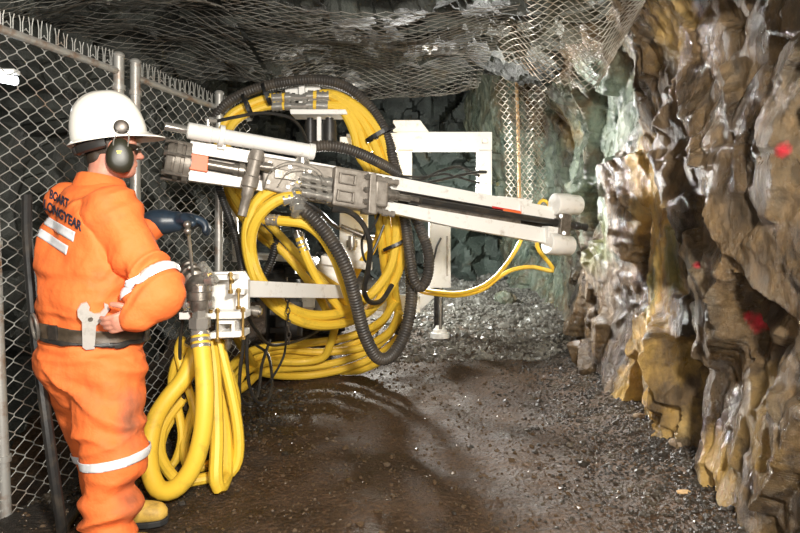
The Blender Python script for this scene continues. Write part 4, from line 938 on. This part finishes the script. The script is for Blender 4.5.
# two reflective bars and the lettering on the back, laid on the cloth
def project(o_pts, direction):
    out = []
    for p in o_pts:
        hit, nn, i_, d_ = bvh.ray_cast(p-direction*1.0, direction)
        out.append((hit+nn*.0045) if hit else None)
    return out
bd = (fw*.85-lf*-.25+Vector((0,0,-.12))).normalized()
def decal(px_quads, name, mat, thick=.002, nx=24, ny=5):
    for quad in px_quads:
        vs = []
        for j in range(ny+1):
            for i in range(nx+1):
                u, v = i/nx, j/ny; a = Vector(quad[0]).lerp(Vector(quad[1]), u); c = Vector(quad[3]).lerp(Vector(quad[2]), u); q = a.lerp(c, v); vs.append(q)
        pts = []
        for q in vs:
            d = P(q.x, q.y, 1.0)-Vector((0,0,CH)); d.normalize(); hit, nn, i_, d_ = bvh.ray_cast(Vector((0,0,CH)), d); pts.append(hit+nn*.004 if hit else None)
        k = nx+1; fs = []
        for j in range(ny):
            for i in range(nx):
                f = (j*k+i, j*k+i+1, (j+1)*k+i+1, (j+1)*k+i)
                if all(pts[t] is not None for t in f) and max((pts[f[0]]-pts[t]).length for t in f) < .08: fs.append(f[::-1])
        good = [p if p is not None else Vector(J['ch']) for p in pts]
        m_ = MB(); m_.add(good, fs, True); used = sorted({t for f in fs for t in f}); rm = {t: i for i, t in enumerate(used)}
        m_.v = [good[t] for t in used]; m_.f = [[rm[t] for t in f] for f in fs]; m_.sm = [True]*len(fs)
        if m_.f:
            o = m_.build(name, mat, cover); so = o.modifiers.new('thick', 'SOLIDIFY'); so.thickness = thick; so.offset = 0
decal([[(38,211),(76,232),(74,242),(37,220)], [(37,226),(69,246),(67,255),(36,235)]], 'reflective_bar', 'tape')
def lettering(text, p0, p1, upv, size, name):
    """letters printed on the cloth; laid out on the back as a pixel-independent patch"""
    cu = bpy.data.curves.new('t', 'FONT'); cu.body = text; cu.size = 1; cu.offset = .03; cu.resolution_u = 3
    o = bpy.data.objects.new('t', cu); COL.objects.link(o); dg = bpy.context.evaluated_depsgraph_get(); dg.update()
    me_ = bpy.data.meshes.new_from_object(o.evaluated_get(dg)); bpy.data.objects.remove(o)
    bm = bmesh.new(); bm.from_mesh(me_); bmesh.ops.triangulate(bm, faces=bm.faces)
    for _ in range(1): bmesh.ops.subdivide_edges(bm, edges=[e for e in bm.edges if e.calc_length() > .12], cuts=2)
    W_ = max(v.co.x for v in bm.verts); dead = []
    p0, p1 = Vector(p0), Vector(p1)
    for v in bm.verts:
        q = p0.lerp(p1, v.co.x/W_)+Vector(upv)*v.co.y*size
        d = (P(q.x, q.y, 1.0)-Vector((0,0,CH))).normalized(); hit, nn, i_, d_ = bvh.ray_cast(Vector((0,0,CH)), d)
        if hit: v.co = hit+nn*.0045
        else: dead.append(v)
    bmesh.ops.delete(bm, geom=dead, context='VERTS'); bm.to_mesh(me_); bm.free(); me_.name = name
    o = linkmesh(me_, name, 'print', cover); so = o.modifiers.new('thick', 'SOLIDIFY'); so.thickness = .0012; so.offset = 0
lettering('BOART', (50,198), (69,208), (.12,-1), 12, 'lettering')
lettering('LONGYEAR', (44,208), (82,231), (.12,-1), 12.5, 'lettering')
# collar
mb = MB(); ring = []
for i in range(31):
    a = 2*math.pi*i/30; d = lf*math.cos(a)+fw*math.sin(a)
    base = J['nb']+up*(-.03-.015*math.sin(a)); ring.append((base+lf*(.102*math.cos(a))+fw*(.098*math.sin(a)), base+up*.058+lf*(.088*math.cos(a))+fw*(.084*math.sin(a)), base+up*.052+lf*(.097*math.cos(a))+fw*(.093*math.sin(a)), base+up*-.012+lf*(.122*math.cos(a))+fw*(.118*math.sin(a))))
vs = [p for r_ in ring for p in r_]; fs = [(i*4+k, (i+1)*4+k, (i+1)*4+(k+1) % 4, i*4+(k+1) % 4) for i in range(30) for k in range(4)]
mb.add(vs, fs, True).build('collar', 'cover', cover, sharp=50)
# belt
def inarm(c): return c.y < 2.42 and c.x > J['belt'].x+.18
bt = band(J['belt']+up*.015, Vector((.09,0,1)), .032, .34, 'belt', 'leather', .017, worker, excl=lambda c: (c-J['re']).length < .13 or (c-J['rw']).length < .07)
def on_cover(px, py, lift=.02):
    d = (P(px, py, 1.0)-Vector((0,0,CH))).normalized(); hit, nn, i_, d_ = bvh.ray_cast(Vector((0,0,CH)), d)
    return (hit+nn*lift, nn) if hit else (P(px, py, 2.45), Vector((0,-1,0)))
def ringat(px, py, rx, ry, t, lift, name, mat, parent):
    c, nn = on_cover(px, py, lift); X = nn.cross(up).normalized(); Y = X.cross(nn).normalized()
    pts = [c+X*(rx*math.cos(a*math.pi/10))+Y*(ry*math.sin(a*math.pi/10)) for a in range(21)]
    return MB().tube(pts, t, 8, False).build(name, mat, parent)
ringat(43, 325, .026, .050, .007, .03, 'belt_ring', 'steel', bt)
c, nn = on_cover(58, 331, .025); X = nn.cross(up).normalized()
MB().box(c, .022, .03, .006, (X, X.cross(nn), nn)).build('buckle', 'dark', bt, bev=.004)
c, nn = on_cover(139, 335, .022); X = nn.cross(up).normalized(); MB().box(c, .012, .026, .008, (X, X.cross(nn), nn)).build('belt_loop', 'dark', bt, bev=.004)
# thin lower belt strap
band(J['belt']+up*-.020, Vector((.08,0,1)), .008, .34, 'tool_strap', 'black', .019, worker, excl=lambda c: (c-J['re']).length < .13)
# ---- spanner hooked in the belt
c, nn = on_cover(91, 316, .008); X = -nn.cross(up).normalized(); Y = nn.cross(X).normalized(); Y = -Y if Y.z < 0 else Y
if X.x < 0: X = -X
wr_ = thing('adjustable_wrench', c, 'adjustable steel wrench tucked into the back of the belt, jaws up', 'wrench')
def wp(a, b2): return c+X*a+Y*b2
out = [(-.022,-.10),(-.012,-.11),(.012,-.11),(.014,-.03),(.030,-.012),(.040,.004),(.050,.022),(.046,.038),(.034,.044),(.036,.026),(.024,.010),(.008,.010),(-.008,.022),(-.006,.034),(-.014,.050),(-.030,.046),(-.040,.026),(-.038,.004),(-.026,-.014)]
th_ = .012
mbx = MB(); pts = [wp(a*1.25, b2*1.2) for a, b2 in out]
bm = bmesh.new(); vsb = [bm.verts.new(p-nn*th_/2) for p in pts]; f = bm.faces.new(vsb); r_ = bmesh.ops.extrude_face_region(bm, geom=[f]); bmesh.ops.translate(bm, verts=[g for g in r_['geom'] if isinstance(g, bmesh.types.BMVert)], vec=nn*th_); bmesh.ops.triangulate(bm, faces=[f_ for f_ in bm.faces if len(f_.verts) > 4]); bmesh.ops.recalc_face_normals(bm, faces=bm.faces)
me_ = bpy.data.meshes.new('jaw_and_handle'); bm.to_mesh(me_); bm.free(); linkmesh(me_, 'handle', 'wrench', wr_)
MB().cyl(wp(-.004,-.008)-nn*.008, wp(-.004,-.008)+nn*.009, .009, 14).build('adjusting_screw', 'steel', wr_)
# ---- left glove gripping near the lever
g_ = MB(); wv = J['lw']; gd = (P(196,221,3.09)-wv)
limb(g_, [wv+gd*-.25, wv, wv+gd*.45], [.062, .064, .052])
hand(g_, wv+gd*.42, gd+Vector((0,0,.0)), Vector((0,.5,-1)), Vector((0,-1,.25)), .60, 1.2, 1.8)
linkmesh(voxel(g_, .0045, 4, 'glove'), 'glove', 'glove', worker)
# ---- boots
def boot(ank, d, name):
    d = Vector(d).normalized(); s_ = Vector((-d.y, d.x, 0)); z0 = float(floor_z(np.array([ank.x]), np.array([ank.y]))[0])+.012
    m_ = MB(); a = Vector((ank.x, ank.y, z0))
    limb(m_, [a+up*.17, a+up*.10, a+up*.055], [.052, .055, .05])
    loft(m_, [(a-d*.085+up*.05, s_, up, .012, .02), (a-d*.07+up*.05, s_, up, .038, .040), (a+d*0+up*.055, s_, up, .046, .055), (a+d*.08+up*.052, s_, up, .048, .050), (a+d*.14+up*.050, s_, up, .053, .046), (a+d*.19+up*.045, s_, up, .046, .036), (a+d*.215+up*.04, s_, up, .015, .015)])
    o = linkmesh(voxel(m_, .006, 4, name), name, 'boot', worker)
    prof = [(-.088,.02),(-.07,.036),(-.03,.041),(.03,.040),(.08,.046),(.14,.055),(.19,.046),(.218,.02)]
    pl = [a+d*x_+s_*y_ for x_, y_ in prof]+[a+d*x_-s_*y_ for x_, y_ in prof[::-1]]
    MB().prism([p+up*.008 for p in pl], up*.026).build('sole', 'sole', o, bev=.004)
boot(J['ra'], (.95,.05,0), 'boot'); boot(P(117,505,2.78), (.97,.22,0), 'boot')
# ---- hair, glasses, helmet, ear muffs
m_ = MB(); m_.ball(H(-.018,0,.025), .098, 20, (.93,.83,.95), hax); m_.ball(H(-.055,0,-.035), .062, 16, (.72,1.0,.8), hax)
hm = voxel(m_, .006, 3, 'hair'); linkmesh(hm, 'hair', 'hair', worker)
gl = MB()
for s_ in (-1, 1):
    gl.tube(catmull([H(.0,.082*s_,.012), H(.05,.082*s_,.012), H(.085,.066*s_,.010), H(.105,.040*s_,.006), H(.116,.008*s_,.006)], 6), [.004]*10+[.007]*10+[.010]*5 if False else .006, 8, True, 1.8)
    gl.ball(H(.094,.036*s_,.002), .028, 14, (.42,1.0,.72), hax)
gl.build('safety_glasses', 'glass', worker)
# helmet
HT = math.radians(-11); hu2 = (hu*math.cos(HT)+hf*math.sin(HT)).normalized(); hf2 = (hf*math.cos(HT)-hu*math.sin(HT)).normalized()
hb = H(-.004, 0, .057)
def HP(f_, l_, u_): return hb+hf2*f_+hl*l_+hu2*u_
vs = []; n = 64; rows = []
prof = []
for i in range(17):
    t = i/16*math.pi/2; prof.append((math.cos(t)**.82, math.sin(t)**.95))
def dome(cth, sth, rad, hgt, grow=0):
    Lf, Lb, Wd, Hh = .148+grow, .158+grow, .126+grow, .190+grow
    L_ = Lf if cth > 0 else Lb
    x_ = cth*rad*L_; y_ = sth*rad*Wd; z_ = hgt*Hh
    r_ = math.exp(-(y_/.024)**2)*sst(.35, .62, np.array(hgt)).item(); z_ += .008*r_
    for q in (.040, -.040): z_ += .003*math.exp(-((y_-q)/.008)**2)*sst(.3, .6, np.array(hgt)).item()
    return x_, y_, z_
outr = []
for (rr, hh) in prof: outr.append([dome(math.cos(2*math.pi*k/n), math.sin(2*math.pi*k/n), rr, hh) for k in range(n)])
def brimrow(g0, dz):
    row = []
    for k in range(n):
        a = 2*math.pi*k/n; c0, s0 = math.cos(a), math.sin(a); x_, y_, z_ = dome(c0, s0, 1, 0)
        vis = max(0, c0)**3*.052; e = g0*(.016+vis); nl = math.hypot(x_/.15**2, y_/.126**2) or 1
        row.append((x_+e*(x_/.15**2)/nl, y_+e*(y_/.126**2)/nl, dz-.018*g0*max(0, c0)**2-.004*g0))
    return row
rowsb = [brimrow(.35,-.006), brimrow(.8,-.010), brimrow(1,-.011), brimrow(1,-.016), brimrow(.8,-.017)]
inn = [[(x_*.965, y_*.955, z_*.965-.012) for x_, y_, z_ in r_] for r_ in outr]
allr = outr[::-1]+rowsb+inn
vs = [HP(*p) for r_ in allr for p in r_]; m_n = len(allr)
fs = [(i*n+k, (i+1)*n+k, (i+1)*n+(k+1) % n, i*n+(k+1) % n) for i in range(m_n-1) for k in range(n)]+[list(range(n)), list(range((m_n-1)*n, m_n*n))[::-1]]
hel = MB().add(vs, fs, True).build('hard_hat', 'helmet', worker, sharp=60)
mb = MB()       # suspension strap at the nape
pts = [HP(-.135*math.cos(a)*1.0, .108*math.sin(a), -.030-.012*math.cos(a)) for a in np.linspace(-1.35, 1.35, 22)]
mb.tube(pts, .014, 8, True, 1.6); mb.build('headband', 'black', hel)
MB().ball(HP(-.146,0,-.042), .020, 12, (.7,1.1,1), (hf2, hl, hu2)).build('ratchet_knob', 'black', hel)
# ear muffs: near (right) side faces the viewer
for s_ in (-1, 1):
    vs = []; n2 = 28; rws = [(.0,.82),(.05,.95),(.3,1.0),(.34,.92),(.38,.92),(.42,1.0),(.7,.97),(.88,.82),(.97,.55),(1.0,.2)]
    for t, r_ in rws:
        for k in range(n2):
            a = 2*math.pi*k/n2; vs.append(H(.028+.054*r_*math.cos(a), (.078+.056*t)*s_, -.040+.074*r_*math.sin(a)-.006*r_*math.cos(2*a)))
    fs = [(i*n2+k, i*n2+(k+1) % n2, (i+1)*n2+(k+1) % n2, (i+1)*n2+k) for i in range(len(rws)-1) for k in range(n2)]+[list(range(n2))[::-1], list(range((len(rws)-1)*n2, len(rws)*n2))]
    if s_ < 0: fs = [f[::-1] for f in fs]
    muff = MB().add(vs, fs, True).build('ear_muff', 'muff', hel)
    # arm and pivot on the shell
    ax_ = (hf2, hu2, hl)
    pv = HP(.040, .124*s_, .016)
    mb = MB().lathe(pv, pv+hl*(.024*s_), [(0,.030),(.4,.030),(.5,.026),(.9,.024),(1,.015)], 24)
    mb.build('pivot', 'dark', muff)
    mb = MB()
    for q in (-1,1): mb.tube(catmull([HP(.040+.012*q,.134*s_,.006), HP(.038+.024*q,.142*s_,-.012), H(.030+.028*q,.130*s_,.012), H(.030+.022*q,.112*s_,-.020)], 6), .0028, 6)
    mb.build('wire_arm', 'chrome', muff)
    if s_ < 0:
        mb = MB()
        for i_, (a0, a1, zz) in enumerate(((-.002,.018,-.020),(.0,.014,-.027),(.004,.018,-.034))):
            mb.box(H((a0+a1)/2+.016,-.1345+.0008*i_,zz), (a1-a0)/2, .0008, .0022, hax)
        mb.build('yellow_print', 'ymark', muff)
# ================================================================== LIGHT
def area(name, loc, target, size, power, col=(1,1,1), spread=180):
    l = bpy.data.lights.new(name, 'AREA'); l.energy = power; l.size = size; l.color = col; l.shape = 'DISK'; l.spread = math.radians(spread)
    o = bpy.data.objects.new(name, l); COL.objects.link(o); o.location = loc
    o.rotation_euler = (Vector(target)-Vector(loc)).to_track_quat('-Z', 'Y').to_euler(); return o
area('key_lamp', (.55, -.3, 2.15), (-.1, 4.5, 1.1), .35, 170, (1, .95, .86))
area('fill_lamp', (-.5, -.4, 1.6), (-.3, 4.5, 1.2), .5, 35, (1, .96, .90))
area('work_lamp', (-.42, 8.6, 1.45), (-.25, 4.3, 0), .16, 40, (1, .95, .85))
area('side_lamp', (-.12, 6.5, 1.75), (1.7, 4.0, 1.6), .25, 80, (1,.98,.94), 105)
area('back_fill', (-.6, 7.2, 2.2), (1.0, 9.3, .7), .25, 85, (.95,1,.98), 140)  # added fill with no visible source, brightens rock and gravel behind the rig
w = bpy.data.worlds.new('world'); S.world = w; w.use_nodes = True
w.node_tree.nodes['Background'].inputs[0].default_value = (.9, .95, 1, 1); w.node_tree.nodes['Background'].inputs[1].default_value = .03
S.view_settings.view_transform = 'Standard'; S.view_settings.look = 'None'; S.view_settings.gamma = 1; S.view_settings.use_curve_mapping = False
S.view_settings.exposure = .5
